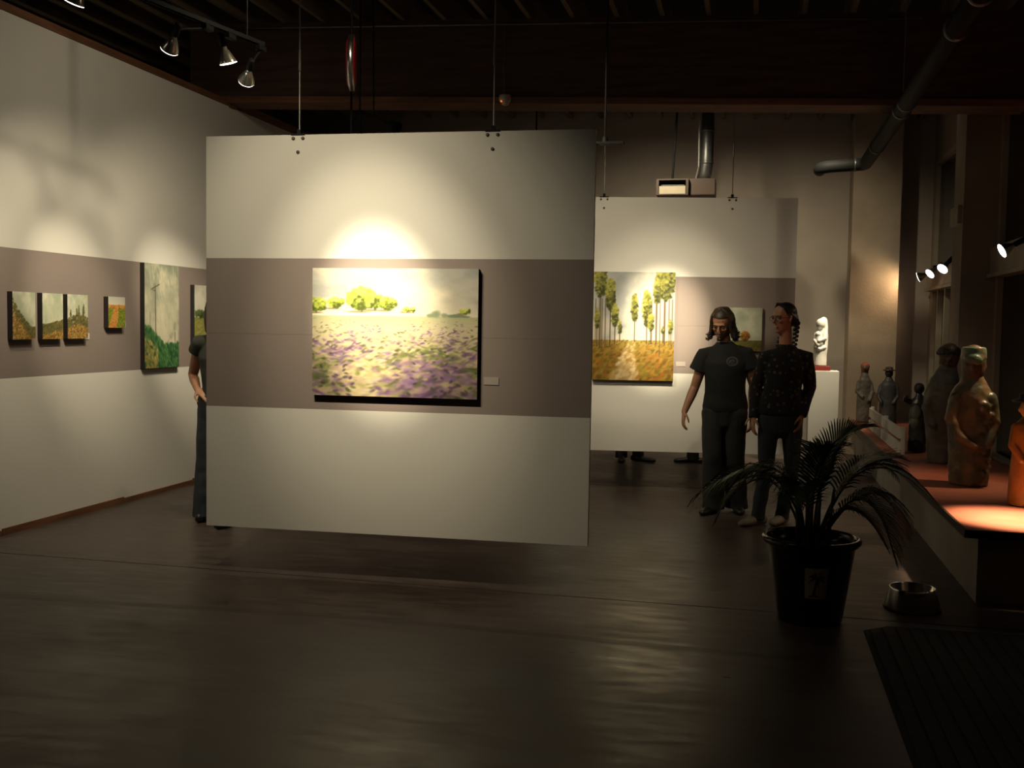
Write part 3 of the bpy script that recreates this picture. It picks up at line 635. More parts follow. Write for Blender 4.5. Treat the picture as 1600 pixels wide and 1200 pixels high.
bm = bmesh.new()
loft(bm, [((0, 0, 0), .10, .10), ((0, 0, .03), .105, .10), ((.0, 0, .22), .10, .095), ((0, 0, .36), .088, .085), ((0, 0, .48), .098, .085), ((0, 0, .54), .080, .07), ((0, 0, .585), .035, .035)], 22, False)
loft(bm, [((-.075, -.01, .52), .03, .03), ((-.10, -.05, .40), .028, .028), ((-.05, -.10, .31), .022, .022)], 10); loft(bm, [((.075, -.01, .52), .03, .03), ((.10, -.05, .40), .028, .028), ((.05, -.10, .31), .022, .022)], 10)
solid('robe', bm, .007, 2, M_org, s)
bm = bmesh.new(); ell(bm, (0, -.005, .645), .052, .058, .066); ell(bm, (0, -.06, .645), .01, .016, .018); ell(bm, (-.052, 0, .64), .01, .012, .018); ell(bm, (.052, 0, .64), .01, .012, .018); solid('head', bm, .006, 2, mat('yellow_glaze', (.50, .30, .08), .35), s)
bm = bmesh.new(); lathe(bm, [(.10, .69), (.102, .70), (.06, .71), (.055, .745), (.001, .755)], 24); lathe(bm, [(.10, .69), (.001, .688)], 24); obj('hat', bm, M_darkc, s, True)
def small_figure(loc, h, wd, robe, headm, label, arms):
    s = thing('sculpture', loc, label, 'sculpture', 'ceramic figures on the ledge'); k = h/.76
    bm = bmesh.new()
    loft(bm, [((0, 0, 0), wd*1.0, wd*.85), ((0, 0, .2*k), wd*.95, wd*.8), ((0, 0, .40*k), wd*.9, wd*.75), ((0, 0, .52*k), wd*.86, wd*.66), ((0, 0, .58*k), wd*.55, wd*.5), ((0, 0, .63*k), wd*.3, wd*.3)], 20, False)
    for (a, b, c) in arms: loft(bm, [(a, .028, .028), (b, .026, .026), (c, .02, .02)], 10)
    solid('robe', bm, .008, 2, robe, s, disp=.004, dscale=.04)
    bm = bmesh.new(); ell(bm, (0, -.005, .68*k), .05, .055, .062*k); ell(bm, (-.01, -.058, .675*k), .009, .014, .016)
    solid('head', bm, .006, 2, headm, s)
    return s
M_redh = mat('red_hair_clay', (.36, .09, .04), .5)
f1 = small_figure((1.39, 13.66, LZ), .76, .095, M_cer2, M_skin_c, 'slim small figure with red hair by the warm-lit column', [((-.07, 0, .50), (-.09, -.03, .38), (-.03, -.08, .32)), ((.07, 0, .50), (.095, -.03, .38), (.06, -.08, .28))])
bm = bmesh.new(); ell(bm, (0, .008, .70), .058, .058, .055); loft(bm, [((0, .03, .69), .05, .03), ((0, .035, .60), .045, .022)], 12); solid('hair', bm, .007, 1, M_redh, f1)
f2 = small_figure((1.67, 13.6, LZ), .70, .11, mat('blue_grey_ceramic', (.085, .085, .09), .5, c2=(.05, .05, .055), scale=9), M_darkc, 'small blue-grey figure leaning beside the red-haired one', [((-.09, 0, .46), (-.12, -.03, .34), (-.09, -.09, .26)), ((.09, 0, .46), (.11, -.02, .34), (.06, -.08, .26))])
bm = bmesh.new(); lathe(bm, [(.075, .655), (.077, .665), (.05, .672), (.045, .70), (.001, .71)], 20); lathe(bm, [(.075, .655), (.001, .654)], 20); obj('hat', bm, M_darkc, f2, True)
f3 = small_figure((1.56, 10.45, LZ), .68, .085, mat('dark_glaze', (.05, .045, .04), .3, c2=(.03, .028, .027), scale=8), M_darkc, 'dark bent-armed figure beside the white slatted bench end', [((-.06, 0, .47), (-.13, -.03, .50), (-.12, -.06, .53)), ((.06, 0, .47), (.10, -.03, .50), (.08, -.06, .42))])
bm = bmesh.new(); ell(bm, (-.03, -.06, .38), .05, .03, .07); ell(bm, (-.035, -.05, .28), .045, .03, .06); solid('bundle', bm, .007, 1, M_cer2, f3)
f4 = small_figure((1.86, 12.3, LZ), .45, .10, M_darkc, M_darkc, 'low dark crouching figure between the small figures and the bench', [((-.07, 0, .28), (-.11, -.04, .2), (-.05, -.09, .15)), ((.07, 0, .28), (.11, -.04, .2), (.05, -.09, .15))])
# white slatted bench standing along the ledge
bn = thing('slatted_bench', (1.37, 10.2, .451), 'low white slatted bench standing lengthways on the red ledge', 'bench')
M_slat = mat('white_slat', (.60, .57, .52), .6, c2=(.52, .49, .44), scale=8)
for z0 in (.005, .145):
    for a, b in ((.03, 1.28), (1.30, 2.55)): obj('slat', B(-.012, .012, a, b, z0, z0+.105, bev=.003), M_slat, bn)
for a in (0, 1.27, 2.55): obj('post', B(.012, .05, a, a+.045, 0, .26, bev=.003), M_slat, bn)

# ------------------------------------------------------------------ potted palm
pt = thing('potted_palm', (.345, 5.86, 0), 'leafy palm in a black plastic pot standing before the woman', 'potted plant')
bm = bmesh.new(); lathe(bm, [(.001, .0), (.165, .0), (.178, .012), (.235, .415), (.252, .425), (.266, .44), (.268, .455), (.258, .468), (.245, .468), (.236, .455), (.226, .40), (.001, .40)], 56)
pot = obj('pot', bm, mat('black_plastic', (.007, .007, .008), .16, spec=.5), pt, True)
bm = bmesh.new(); lathe(bm, [(.001, .412), (.12, .41), (.228, .405)], 32); obj('soil', bm, mat('soil', (.03, .02, .014), .95, bump=.8, bscale=60), pt)
def pot_r(z): return .178+(z-.012)/(.403)*.057
def pot_patch(a0, a1, z0, z1, off, n=8):
    bm = bmesh.new(); g = [[bm.verts.new(((pot_r(z)+off)*math.cos(a), (pot_r(z)+off)*math.sin(a), z)) for a in np.linspace(a0, a1, n)] for z in np.linspace(z0, z1, 5)]
    for i in range(4):
        for j in range(n-1): bm.faces.new((g[i][j], g[i][j+1], g[i+1][j+1], g[i+1][j]))
    return bm
ac = -PI/2 + .10; aw = .285
stk = obj('sticker', pot_patch(ac-aw, ac+aw, .165, .335, .0012), mat('sticker_tan', (.40, .35, .28), .5), pot)
def spt(u, v): a = ac+u*aw; z = .25+v*.085; rr = pot_r(z)+.0022; return V((rr*math.cos(a), rr*math.sin(a), z))
bm = bmesh.new()
def strip(pts, ws):
    L1, L2 = [], []
    for (u, v), w_ in zip(pts, ws): L1.append(bm.verts.new(spt(u-w_[0], v-w_[1]))); L2.append(bm.verts.new(spt(u+w_[0], v+w_[1])))
    for i in range(len(pts)-1): bm.faces.new((L1[i], L2[i], L2[i+1], L1[i+1]))
strip([(-.22, -.85), (-.14, -.5), (-.06, -.1), (0, .3)], [(.16, 0), (.11, 0), (.085, 0), (.07, 0)])
strip([(-.6, -.86), (-.2, -.8), (.3, -.86)], [(0, .03), (0, .06), (0, .03)])
for a in (20, 65, 110, 155, 200, 340, -75):
    a = math.radians(a); c, s_ = math.cos(a), math.sin(a)
    strip([(0, .36), (.42*c, .36+.40*s_*.8), (.78*c, .36+.45*s_-.16)], [(.03, .05), (.06*abs(s_)+.02, .09), (.01, .01)])
obj('palm_print', bm, mat('print_black', (.012, .012, .012), .6), stk)
M_leaf = mat('palm_leaf', (.030, .055, .020), .45, c2=(.050, .080, .028), scale=10)
M_rach = mat('palm_stem', (.075, .085, .035), .5)
def frond(p0, ctrl, tip, leaf_len, n=26, droop=.5, first=.28):
    p0, ctrl, tip = V(p0), V(ctrl), V(tip)
    bz = lambda t: p0*(1-t)**2 + ctrl*2*t*(1-t) + tip*t*t
    bm = bmesh.new(); ts = np.linspace(0, 1, 12); tube(bm, [bz(t) for t in ts], [.008*(1-.8*t) for t in ts], 6); fr = obj('frond', bm, M_rach, pt)
    bm = bmesh.new()
    for i in range(n):
        t = first+(1-first)*i/(n-1); c = bz(t); d = (bz(min(1, t+.02))-bz(t-.02)).normalized()
        sd = d.cross(V((0, 0, 1)));
        if sd.length < .1: sd = d.cross(V((0, 1, 0)))
        sd.normalize(); up = sd.cross(d)
        Ln = leaf_len*(.45+.55*math.sin(PI*min(1, (t-first)/(1-first)*.85+.15)))*random.uniform(.88, 1.08)
        for s_ in (-1, 1):
            dr = (sd*s_*.85 + d*(.55+.4*t) + up*.22).normalized(); w_ = .0062
            pr = [c, c+dr*Ln*.35, c+dr*Ln*.7+V((0, 0, -droop*Ln*.22)), c+dr*Ln+V((0, 0, -droop*Ln*.62))]
            nrm = dr.cross(sd*s_); nrm = dr.cross(up).normalized()
            ws = [.004, w_, w_*.8, .0008]; A = [bm.verts.new(q+nrm*a) for q, a in zip(pr, ws)]; Bv = [bm.verts.new(q-nrm*a+up*.002) for q, a in zip(pr, ws)]
            for k in range(3): bm.faces.new((A[k], Bv[k], Bv[k+1], A[k+1]))
    obj('leaflets', bm, M_leaf, fr); fr.children[0]['kind'] = 'stuff'
z0 = .40
frond((-.02, 0, z0), (-.16, -.05, 1.05), (-.58, -.10, .70), .30, 30, .8)
frond((-.03, -.01, z0), (-.20, .02, 1.00), (-.46, .03, .62), .28, 28, .8)
frond((-.03, .02, z0), (-.10, .10, 1.02), (-.42, .16, .72), .22, 30)
frond((.01, .02, z0), (.02, .06, 1.02), (.26, .12, 1.06), .26, 32, .25)
frond((.0, .0, z0), (-.02, -.05, .98), (.10, -.12, .98), .20, 28, .2)
frond((.03, 0, z0), (.20, .02, 1.10), (.58, .02, .74), .24, 28)
frond((.03, -.02, z0), (.24, -.16, .98), (.40, -.20, .46), .24, 28)
frond((.02, .03, z0), (.22, .20, 1.05), (.48, .34, .78), .22, 30)
frond((.0, .04, z0), (.02, .28, 1.12), (.10, .52, .84), .24, 30)
frond((-.02, -.03, z0), (-.03, -.22, .95), (-.12, -.42, .74), .20, 26)
frond((.03, .0, z0), (.30, .06, .92), (.46, .04, .58), .24, 28, .7)
frond((.02, .0, z0), (.16, -.04, .92), (.40, -.06, .92), .26, 28, .3)
frond((.02, -.02, z0), (.14, -.12, .82), (.34, -.14, .52), .22, 26, .6)
frond((-.03, .0, z0), (-.06, .03, .80), (-.20, .05, .84), .15, 22)
for k in range(9):
    a = k*2*PI/9+.3; bm = bmesh.new(); rr = .03+.03*(k % 3)
    tube(bm, [(rr*math.cos(a), rr*math.sin(a), .40), (rr*1.1*math.cos(a), rr*1.1*math.sin(a), .55), (1.3*rr*math.cos(a), 1.3*rr*math.sin(a), .68+.03*(k % 3))], [.014, .011, .007], 7); obj('cane', bm, M_rach, pt, True)

# ------------------------------------------------------------------ bowl and mat
bw = thing('dog_bowl', (.94, 6.25, 0), 'shiny steel dog bowl on the floor by the ledge', 'bowl')
bm = bmesh.new(); lathe(bm, [(.150, .004), (.152, .0), (.158, .003), (.128, .118), (.129, .125), (.124, .129), (.118, .126), (.104, .06), (.06, .045), (.001, .043)], 64)
obj('shell', bm, mat('polished_steel', (.82, .81, .79), .17, 1), bw, True)
bm = bmesh.new(); lathe(bm, [(.150, .0), (.158, .0), (.160, .005), (.156, .009), (.152, .006)], 48); obj('rubber_foot', bm, M_black, bw, True)
mt_ = thing('floor_mat', (.62, 2.6, 0), 'dark ribbed rubber mat in the lower right corner of the floor', 'mat')
M_mat = mat('mat_rubber', (.035, .036, .037), .8, c2=(.026, .027, .028), scale=20, bump=.4, bscale=120)
bm = bmesh.new()
vs = [(0, 0), (1.25, 0), (1.25, 3.25), (.14, 3.22), (0.0, 3.10)]
lo = [bm.verts.new((x_, y_, 0.0005)) for x_, y_ in vs]; hi = [bm.verts.new((x_, y_, .006)) for x_, y_ in vs]
bm.faces.new(lo[::-1]); bm.faces.new(hi)
for i in range(5): bm.faces.new((lo[i], lo[(i+1) % 5], hi[(i+1) % 5], hi[i]))
obj('backing', bm, mat('mat_backing', (.012, .012, .012), .8), mt_)
x_ = .03
while x_ < 1.2:
    y1 = 3.08+.9*min(x_, .12) if x_ < .14 else 3.19
    obj('rib', B(x_, x_+.058, .02, y1, .006, .013, bev=.002), M_mat, mt_); x_ += .070

# ------------------------------------------------------------------ people
M_skin = mat('skin', (.42, .21, .13), .5, c2=(.38, .18, .11), scale=14)
M_eye = mat('eye', (.02, .013, .01), .2)
M_eyew = mat('eye_white', (.24, .17, .13), .4)
M_jean = mat('dark_jeans', (.012, .012, .014), .85, c2=(.020, .020, .023), scale=6, bump=.4, bscale=300)
M_jean2 = mat('blue_jeans', (.020, .028, .042), .85, c2=(.035, .044, .060), scale=5, bump=.4, bscale=300)
M_hairb = mat('brown_hair', (.022, .013, .008), .5, c2=(.038, .023, .014), scale=30, stretch=(1, 1, .2))
M_hairk = mat('black_hair', (.012, .010, .009), .4, c2=(.022, .018, .016), scale=30)
M_shoe = mat('black_shoe', (.012, .011, .011), .4)
M_shoeg = mat('grey_shoe', (.20, .18, .15), .6)
# black T-shirt with a pale round emblem print on the chest
m, N, L, P = new_mat('black_tshirt'); M_tee = m; P.inputs['Roughness'].default_value = .85
tc = N.new('ShaderNodeTexCoord'); mp = N.new('ShaderNodeMapping'); mp.inputs['Location'].default_value = (-.052, 0, -1.325); L.new(tc.outputs['Object'], mp.inputs[0])
sx = N.new('ShaderNodeSeparateXYZ'); L.new(mp.outputs[0], sx.inputs[0])
def mth(op, a, b=None):
    n = N.new('ShaderNodeMath'); n.operation = op
    for i, q in enumerate((a, b)):
        if q is None: continue
        if isinstance(q, (int, float)): n.inputs[i].default_value = q
        else: L.new(q, n.inputs[i])
    return n.outputs[0]
ex = mth('DIVIDE', sx.outputs[0], .050); ez = mth('DIVIDE', sx.outputs[2], .040)
rr = mth('SQRT', mth('ADD', mth('MULTIPLY', ex, ex), mth('MULTIPLY', ez, ez)))
inside = mth('LESS_THAN', rr, 1.0); ringm = mth('GREATER_THAN', rr, .72)
nz = N.new('ShaderNodeTexNoise'); nz.inputs['Scale'].default_value = 85; L.new(mp.outputs[0], nz.inputs['Vector'])
marks = mth('GREATER_THAN', nz.outputs[0], .50)
front = mth('LESS_THAN', sx.outputs[1], 0.0)
mk = mth('MULTIPLY', mth('MULTIPLY', inside, front), mth('MAXIMUM', mth('MULTIPLY', ringm, .8), mth('MULTIPLY', marks, mth('LESS_THAN', rr, .55))))
mx = N.new('ShaderNodeMix'); mx.data_type = 'RGBA'; mx.inputs[6].default_value = (.006, .0065, .008, 1); mx.inputs[7].default_value = (.075, .075, .075, 1)
L.new(mk, mx.inputs[0]); L.new(mx.outputs[2], P.inputs['Base Color'])
# black cardigan with a scattered pale floral print
m, N, L, P = new_mat('floral_black_knit'); M_card = m; P.inputs['Roughness'].default_value = .9
tc = N.new('ShaderNodeTexCoord'); vo = N.new('ShaderNodeTexVoronoi'); vo.inputs['Scale'].default_value = 22; L.new(tc.outputs['Object'], vo.inputs['Vector'])
lt = N.new('ShaderNodeMath'); lt.operation = 'LESS_THAN'; lt.inputs[1].default_value = .27; L.new(vo.outputs['Distance'], lt.inputs[0])
hs = N.new('ShaderNodeMix'); hs.data_type = 'RGBA'; hs.inputs[0].default_value = .75; L.new(vo.outputs['Color'], hs.inputs[6]); hs.inputs[7].default_value = (.30, .20, .15, 1)
m2 = N.new('ShaderNodeMix'); m2.data_type = 'RGBA'; m2.inputs[0].default_value = .80; L.new(hs.outputs[2], m2.inputs[6]); m2.inputs[7].default_value = (.01, .01, .01, 1)
m3 = N.new('ShaderNodeMix'); m3.data_type = 'RGBA'; m3.inputs[6].default_value = (.007, .007, .008, 1); L.new(lt.outputs[0], m3.inputs[0]); L.new(m2.outputs[2], m3.inputs[7]); L.new(m3.outputs[2], P.inputs['Base Color'])

def head_shapes(bm, Hm, sc=1.0, female=False):
    """head about its centre, looking along local -Y"""
    T = lambda p: Hm @ (V(p)*sc)
    R3 = Hm.to_3x3(); sd = R3 @ V((1, 0, 0)); j = .92 if female else 1
    mm = R3.to_4x4()
    ell(bm, T((0, .014, .038)), .074*sc, .094*sc, .082*sc, mm, 20)                                   # skull
    def L_(rows): loft(bm, [(T((0, y, z)), a*sc, b*sc, sd) for y, z, a, b in rows], 20)
    L_([(-.028, -.108, .022*j, .022), (-.026, -.095, .038*j, .038), (-.018, -.072, .052*j, .054), (-.012, -.045, .060*j, .066), (-.008, -.015, .064, .074), (-.002, .02, .066, .080)])   # jaw and face
    ell(bm, T((0, -.078, .022)), .052*sc, .014*sc, .010*sc, mm, 12)                                  # brow
    for s in (-1, 1):
        ell(bm, T((s*.036, -.064, -.018)), .020*sc, .016*sc, .016*sc, mm, 12)                        # cheek
        loft(bm, [(T((s*.070, .008, -.022)), .006*sc, .010*sc), (T((s*.076, .012, .0)), .007*sc, .016*sc), (T((s*.077, .014, .02)), .006*sc, .015*sc)], 10)   # ear
    loft(bm, [(T((0, -.083, .012)), .007*sc, .007*sc), (T((0, -.096, -.012)), .009*sc, .010*sc), (T((0, -.103, -.027)), .014*sc, .010*sc)], 10)    # nose
    ell(bm, T((0, -.081, -.058)), .022*sc, .010*sc, .005*sc, mm, 12); ell(bm, T((0, -.080, -.068)), .019*sc, .010*sc, .006*sc, mm, 12)   # lips
    ell(bm, T((0, -.066, -.098)), .020*sc, .016*sc, .014*sc, mm, 12)                                 # chin
def hand_shapes(bm, wr, dirn, palm_n, thumb_dir, sc=1.0, curl=.5):
    """palm and five fingers: dirn along the hand, palm_n out of the palm, thumb_dir sideways"""
    d = V(dirn).normalized(); n = (V(palm_n)-d*V(palm_n).dot(d)).normalized(); t = d.cross(n).normalized()
    if t.dot(V(thumb_dir)) < 0: t = -t
    wr = V(wr); L_ = lambda a, b, c: wr + (d*a + t*b + n*c)*sc
    loft(bm, [(L_(0, 0, 0), .027*sc, .020*sc, t), (L_(.03, 0, 0), .034*sc, .017*sc, t), (L_(.075, -.002, .002), .040*sc, .014*sc, t), (L_(.09, -.002, .003), .037*sc, .012*sc, t)], 14)
    for b, ln in ((.029, .072), (.0095, .082), (-.010, .076), (-.029, .058)):
        p = L_(.088, b, .002); ang = .25; pts = [p]
        for k, seg in enumerate((.46, .32, .24)):
            dd = d*math.cos(ang)+n*math.sin(ang); p = p+dd*ln*seg*sc; pts.append(p); ang += curl*(.9 if k == 0 else .8)
        loft(bm, [(q, r*sc, r*sc) for q, r in zip(pts, (.0088, .0082, .0075, .0062))], 8)
    p = L_(.022, .024, .004); a = p + (d*.55+t*.72+n*.25).normalized()*.042*sc; b = a + (d*.9+t*.25+n*.40).normalized()*.034*sc; c = b+(d*.95+n*.35).normalized()*.020*sc
    loft(bm, [(p, .014*sc, .013*sc), (a, .0105*sc, .0105*sc), (b, .009*sc, .009*sc), (c, .007*sc, .007*sc)], 10)
def shoe(bm, ank, toe_dir, ln=.28):
    a = V((ank[0], ank[1], 0)); d = V((toe_dir[0], toe_dir[1], 0)).normalized(); s = V((-d.y, d.x, 0)); U = V((0, 0, 1))
    loft(bm, [(a-d*.065+U*.040, .034, .038, s), (a-d*.03+U*.042, .040, .041, s), (a+d*.04+U*.042, .042, .041, s), (a+d*.11+U*.034, .047, .033, s), (a+d*(ln-.10)+U*.029, .046, .028, s), (a+d*(ln-.075)+U*.026, .034, .024, s)], 16)
    loft(bm, [(a+U*.05, .042, .046, s), (a+U*.10, .043, .046, s)], 14)
def person(base, label, J, head, O):
    p = thing('person', base, label, 'person')
    vv = {k: V(q) for k, q in J.items()}; g = lambda k: vv[k]
    sh = (g('shR')-g('shL')).normalized(); hp = (g('hipR')-g('hipL')).normalized()
    sc = O.get('s', 1); bm = bmesh.new()
    Hm = Matrix.Translation(V(head[0])) @ Matrix.Rotation(head[1], 4, 'Z') @ Matrix.Rotation(head[3], 4, 'Y') @ Matrix.Rotation(head[2], 4, 'X')
    hs_ = head[4]; head_shapes(bm, Hm, hs_, O.get('female'))
    nk = g('neck'); hb = Hm @ V((0, .02, -.06))
    loft(bm, [(nk-V((0, 0, .05)), .060*sc, .06*sc, sh), (nk, .058*sc, .056*sc, sh), (hb, .053*sc, .056*sc, sh)], 16)
    mid = (g('hipL')+g('hipR'))/2; cm = (g('shL')+g('shR'))/2; w_ = (g('shR')-g('shL')).length/2
    tw = O.get('waist', .135); 
    loft(bm, [(mid-V((0, 0, .07)), .13*sc, .10*sc, hp), (mid+V((0, 0, .06)), .155*sc, .105*sc, hp), (mid.lerp(cm, .40), tw, .10*sc, hp), (mid.lerp(cm, .72), w_*.88, .112*sc, sh), (cm-V((0, 0, .03)), w_*.88, .08*sc, sh), (cm+V((0, 0, .02)), w_*.5, .055*sc, sh)], 22)
    af = O.get('arm', 1)
    for k in 'LR':
        a, b, c = g('sh'+k), g('el'+k), g('wr'+k)
        loft(bm, [(a.lerp(b, .03), .050*af, .050*af), (a.lerp(b, .35), .048*af, .050*af), (b, .039*af, .039*af), (b.lerp(c, .3), .040*af, .038*af), (c, .026*af, .023*af)], 14)
        hd = O['hand'][k]; hand_shapes(bm, c, hd[0], hd[1], hd[2], hd[3] if len(hd) > 3 else 1.0, hd[4] if len(hd) > 4 else .5)
        a, b, c = g('hip'+k), g('kn'+k), g('an'+k)
        loft(bm, [(a, .082*sc, .085*sc), (a.lerp(b, .5), .070*sc, .074*sc), (b, .053*sc, .056*sc), (b.lerp(c, .3), .050*sc, .056*sc), (c, .034, .038), (V((c.x, c.y, .045)), .034, .040)], 14)
    body = solid('body', bm, O.get('voxel', .0055), 2, M_skin, p)
    for s in (-1, 1):
        bm = bmesh.new(); ell(bm, Hm @ (V((s*.031, -.0755, .004))*hs_), .0125*hs_, .009*hs_, .0075*hs_, Hm.to_3x3(), 12); e = obj('eye', bm, M_eyew, p, True)
        bm = bmesh.new(); ell(bm, Hm @ (V((s*.031, -.0825, .004))*hs_), .0062*hs_, .004*hs_, .0062*hs_, Hm.to_3x3(), 10); obj('iris', bm, M_eye, e, True)
        bm = bmesh.new(); loft(bm, [(Hm @ (V((s*.014, -.0905, .019))*hs_), .002, .002), (Hm @ (V((s*.032, -.0865, .024))*hs_), .0026, .0026), (Hm @ (V((s*.050, -.074, .018))*hs_), .002, .002)], 8); obj('eyebrow', bm, O['hairm'], p, True)
    # trousers
    bm = bmesh.new(); tl = O['legr']
    loft(bm, [(mid-V((0, 0, .06)), .155*sc, .12*sc, hp), (mid+V((0, 0, .05)), .175*O.get('hipw', 1), .128*sc, hp), (mid+V((0, 0, O.get('rise', .12))), .16*O.get('hipw', 1), .12*sc, hp)], 22, True, False)
    for k in 'LR':
        a, b, c = g('hip'+k), g('kn'+k), g('an'+k); c2 = V((c.x, c.y, O.get('cuff', .04))); c2 += (c2-b).normalized()*0
        loft(bm, [(a, tl[0], tl[0]*1.08), (a.lerp(b, .5), tl[1], tl[1]*1.08), (b, tl[2], tl[2]*1.1), (b.lerp(c, .5), tl[3], tl[3]*1.1), (c, tl[4], tl[4]*1.12), (c2, tl[4]*1.03, tl[4]*1.18)], 18, True, False)
    solid('trousers', bm, .009, 2, O['trm'], p, disp=.006, dscale=.09)
    for k in 'LR':
        bm = bmesh.new(); shoe(bm, g('an'+k), O['toe'+k], O.get('shoe', .28)); solid('shoe', bm, .008, 1, O['shm'], p)
    # top: shirt or cardigan
    bm = bmesh.new(); S_ = O['top']
    loft(bm, [((mid.x+dx, mid.y+dy, z), a, b, sh) for z, a, b, dx, dy in S_], 24, False, False)
    for k in 'LR':
        a, b, c = g('sh'+k), g('el'+k), g('wr'+k); f = O['sleeve']
        inn = a.lerp(cm, .3); r = O['slr']
        if f < 1: loft(bm, [(inn, r[0], r[0]), (a, r[0], r[0]), (a.lerp(b, f*.6), r[1], r[1]*1.1), (a.lerp(b, f), r[2], r[2]*1.12)], 16, True, False)
        else: loft(bm, [(inn, r[0], r[0]), (a, r[0], r[0]), (a.lerp(b, .6), r[1], r[1]), (b, r[2], r[2]), (b.lerp(c, .6), r[2]*.9, r[2]*.9), (b.lerp(c, 1.02), r[2]*.82, r[2]*.82)], 16, True, False)
    solid(O['topname'], bm, .008, 2, O['topm'], p, disp=.007, dscale=.11)
    return p, Hm, body

# --- the man: walking towards the camera, looking down
mJ = dict(neck=(-.02, .005, 1.47), shL=(-.180, .01, 1.375), shR=(.158, .02, 1.395), elL=(-.265, .04, 1.09), elR=(.235, .05, 1.12), wrL=(-.345, -.05, .875), wrR=(.228, -.02, .865),
          hipL=(-.092, 0, .88), hipR=(.088, 0, .885), knL=(-.092, -.05, .48), knR=(.085, .02, .49), anL=(-.075, -.03, .085), anR=(.118, .09, .09))
mO = dict(s=1.0, arm=1.05, waist=.155, hairm=M_hairb, trm=M_jean, shm=M_shoe, topm=M_tee, topname='tshirt', sleeve=.50, slr=(.074, .084, .092), legr=(.108, .100, .092, .094, .098), hipw=1.06, rise=.10,
          toeL=(-.45, -1), toeR=(.2, -1), cuff=.035,
          top=[(.885, .192, .128, .0, 0), (.93, .196, .132, 0, 0), (1.05, .174, .126, 0, 0), (1.18, .178, .130, -.003, 0), (1.30, .188, .130, -.006, 0), (1.385, .172, .112, -.01, .01), (1.435, .138, .088, -.015, .01), (1.468, .095, .074, -.018, .008), (1.492, .071, .068, -.018, .006)],
          hand=dict(L=((-.10, -.25, -1), (.9, .3, 0), (0, -1, 0), 1.0, .45), R=((.02, -.2, -1), (-.9, .3, 0), (0, -1, 0), 1.0, .5)))
man, Hm, mbody = person((-.22, 9.1, 0), 'person in black emblem T-shirt and dark jeans walking with head bowed', mJ, ((-.045, -.045, 1.640), math.radians(-14), math.radians(20), math.radians(2), 1.10), mO)
# shoulder-length wavy hair
bm = bmesh.new(); q = random.Random(5); hs_ = 1.10
T = lambda x_, y_, z_: Hm @ (V((x_, y_, z_))*hs_)
ell(bm, T(0, .016, .050), .080*hs_, .101*hs_, .084*hs_, Hm.to_3x3(), 28)
Hi = Hm.inverted()
bmesh.ops.delete(bm, geom=[v for v in bm.verts if (Hi @ v.co).y < -.030*hs_ and (Hi @ v.co).z < .066*hs_], context='VERTS')
for i in range(96):
    a = math.radians(-31+242*((i*37) % 96)/95)             # from one temple round the back to the other
    ca, sa = math.cos(a), math.sin(a); kx, ky = .082, .100
    wv = q.uniform(0, 6); out = q.uniform(.0, .20); ln = q.uniform(-.135, -.080); fr = max(0, -sa)
    pts = [T(q.uniform(-.01, .01), .0-.03*fr, .134), T(ca*.050, .015+sa*.065, .112), T(ca*(kx-.002), .02+sa*(ky-.010), .062)]
    for k, z in enumerate(np.linspace(.02, ln, 5)):
        o_ = 1.0+.06*math.sin(wv+k*1.9)+(.12+out)*max(0, k-1.2)/3; pts.append(T(ca*kx*o_*1.04, .02+sa*ky*o_*(1-.12*fr), z))
    e = pts[-1]-pts[-2]; pts.append(pts[-1]+V((ca*.026, sa*.018, q.uniform(-.002, .014))))
    r = q.uniform(.008, .0125); loft(bm, [(p_, r*k_, r*k_) for p_, k_ in zip(pts, (.8, 1.1, 1.2, 1.2, 1.2, 1.15, 1.05, .9, .35))], 6)
obj('hair', bm, M_hairb, man, True)
bm = bmesh.new()
loft(bm, [(T(-.026, -.0815, -.051), .0035, .003), (T(0, -.0915, -.048), .004, .0035), (T(.026, -.0815, -.051), .0035, .003)], 8)
ell(bm, T(0, -.072, -.098), .026, .016, .018, Hm.to_3x3(), 10); obj('beard', bm, M_hairb, man, True)

# --- the woman: long black floral cardigan, braids, glasses, head turned to the side
wJ = dict(neck=(.03, .01, 1.475), shL=(-.120, .0, 1.385), shR=(.190, .03, 1.395), elL=(-.195, .03, 1.13), elR=(.230, .06, 1.14), wrL=(-.208, -.04, .885), wrR=(.170, -.06, .915),
          hipL=(-.085, 0, .89), hipR=(.095, 0, .89), knL=(-.10, -.03, .48), knR=(.108, .03, .49), anL=(-.15, -.02, .085), anR=(.045, .10, .085))
wO = dict(s=.93, arm=.86, waist=.125, female=True, hairm=M_hairk, trm=M_jean2, shm=M_shoeg, topm=M_card, topname='cardigan', sleeve=1, slr=(.061, .057, .050), legr=(.090, .078, .062, .058, .056), hipw=.98, rise=.12,
          toeL=(-.8, -.75), toeR=(-.5, -1), cuff=.05, shoe=.25,
          top=[(.915, .188, .125, .005, 0), (.97, .186, .125, .005, 0), (1.10, .150, .112, .01, 0), (1.20, .150, .112, .018, 0), (1.30, .164, .116, .025, 0), (1.38, .152, .100, .03, .01), (1.43, .118, .082, .032, .012), (1.465, .082, .068, .032, .012), (1.485, .066, .062, .032, .012)],
          hand=dict(L=((-.05, -.25, -1), (.9, .3, 0), (0, -1, 0), .92, .4), R=((-.15, -.25, -1), (-.9, .2, 0), (0, -1, 0), .92, .45)))
wom, Hw, wbody = person((.23, 8.62, 0), 'person in black floral cardigan with glasses and braids, looking sideways', wJ, ((.005, -.01, 1.692), math.radians(-48), math.radians(2), 0, 1.04), wO)
hs_ = 1.04; T = lambda x_, y_, z_: Hw @ (V((x_, y_, z_))*hs_)
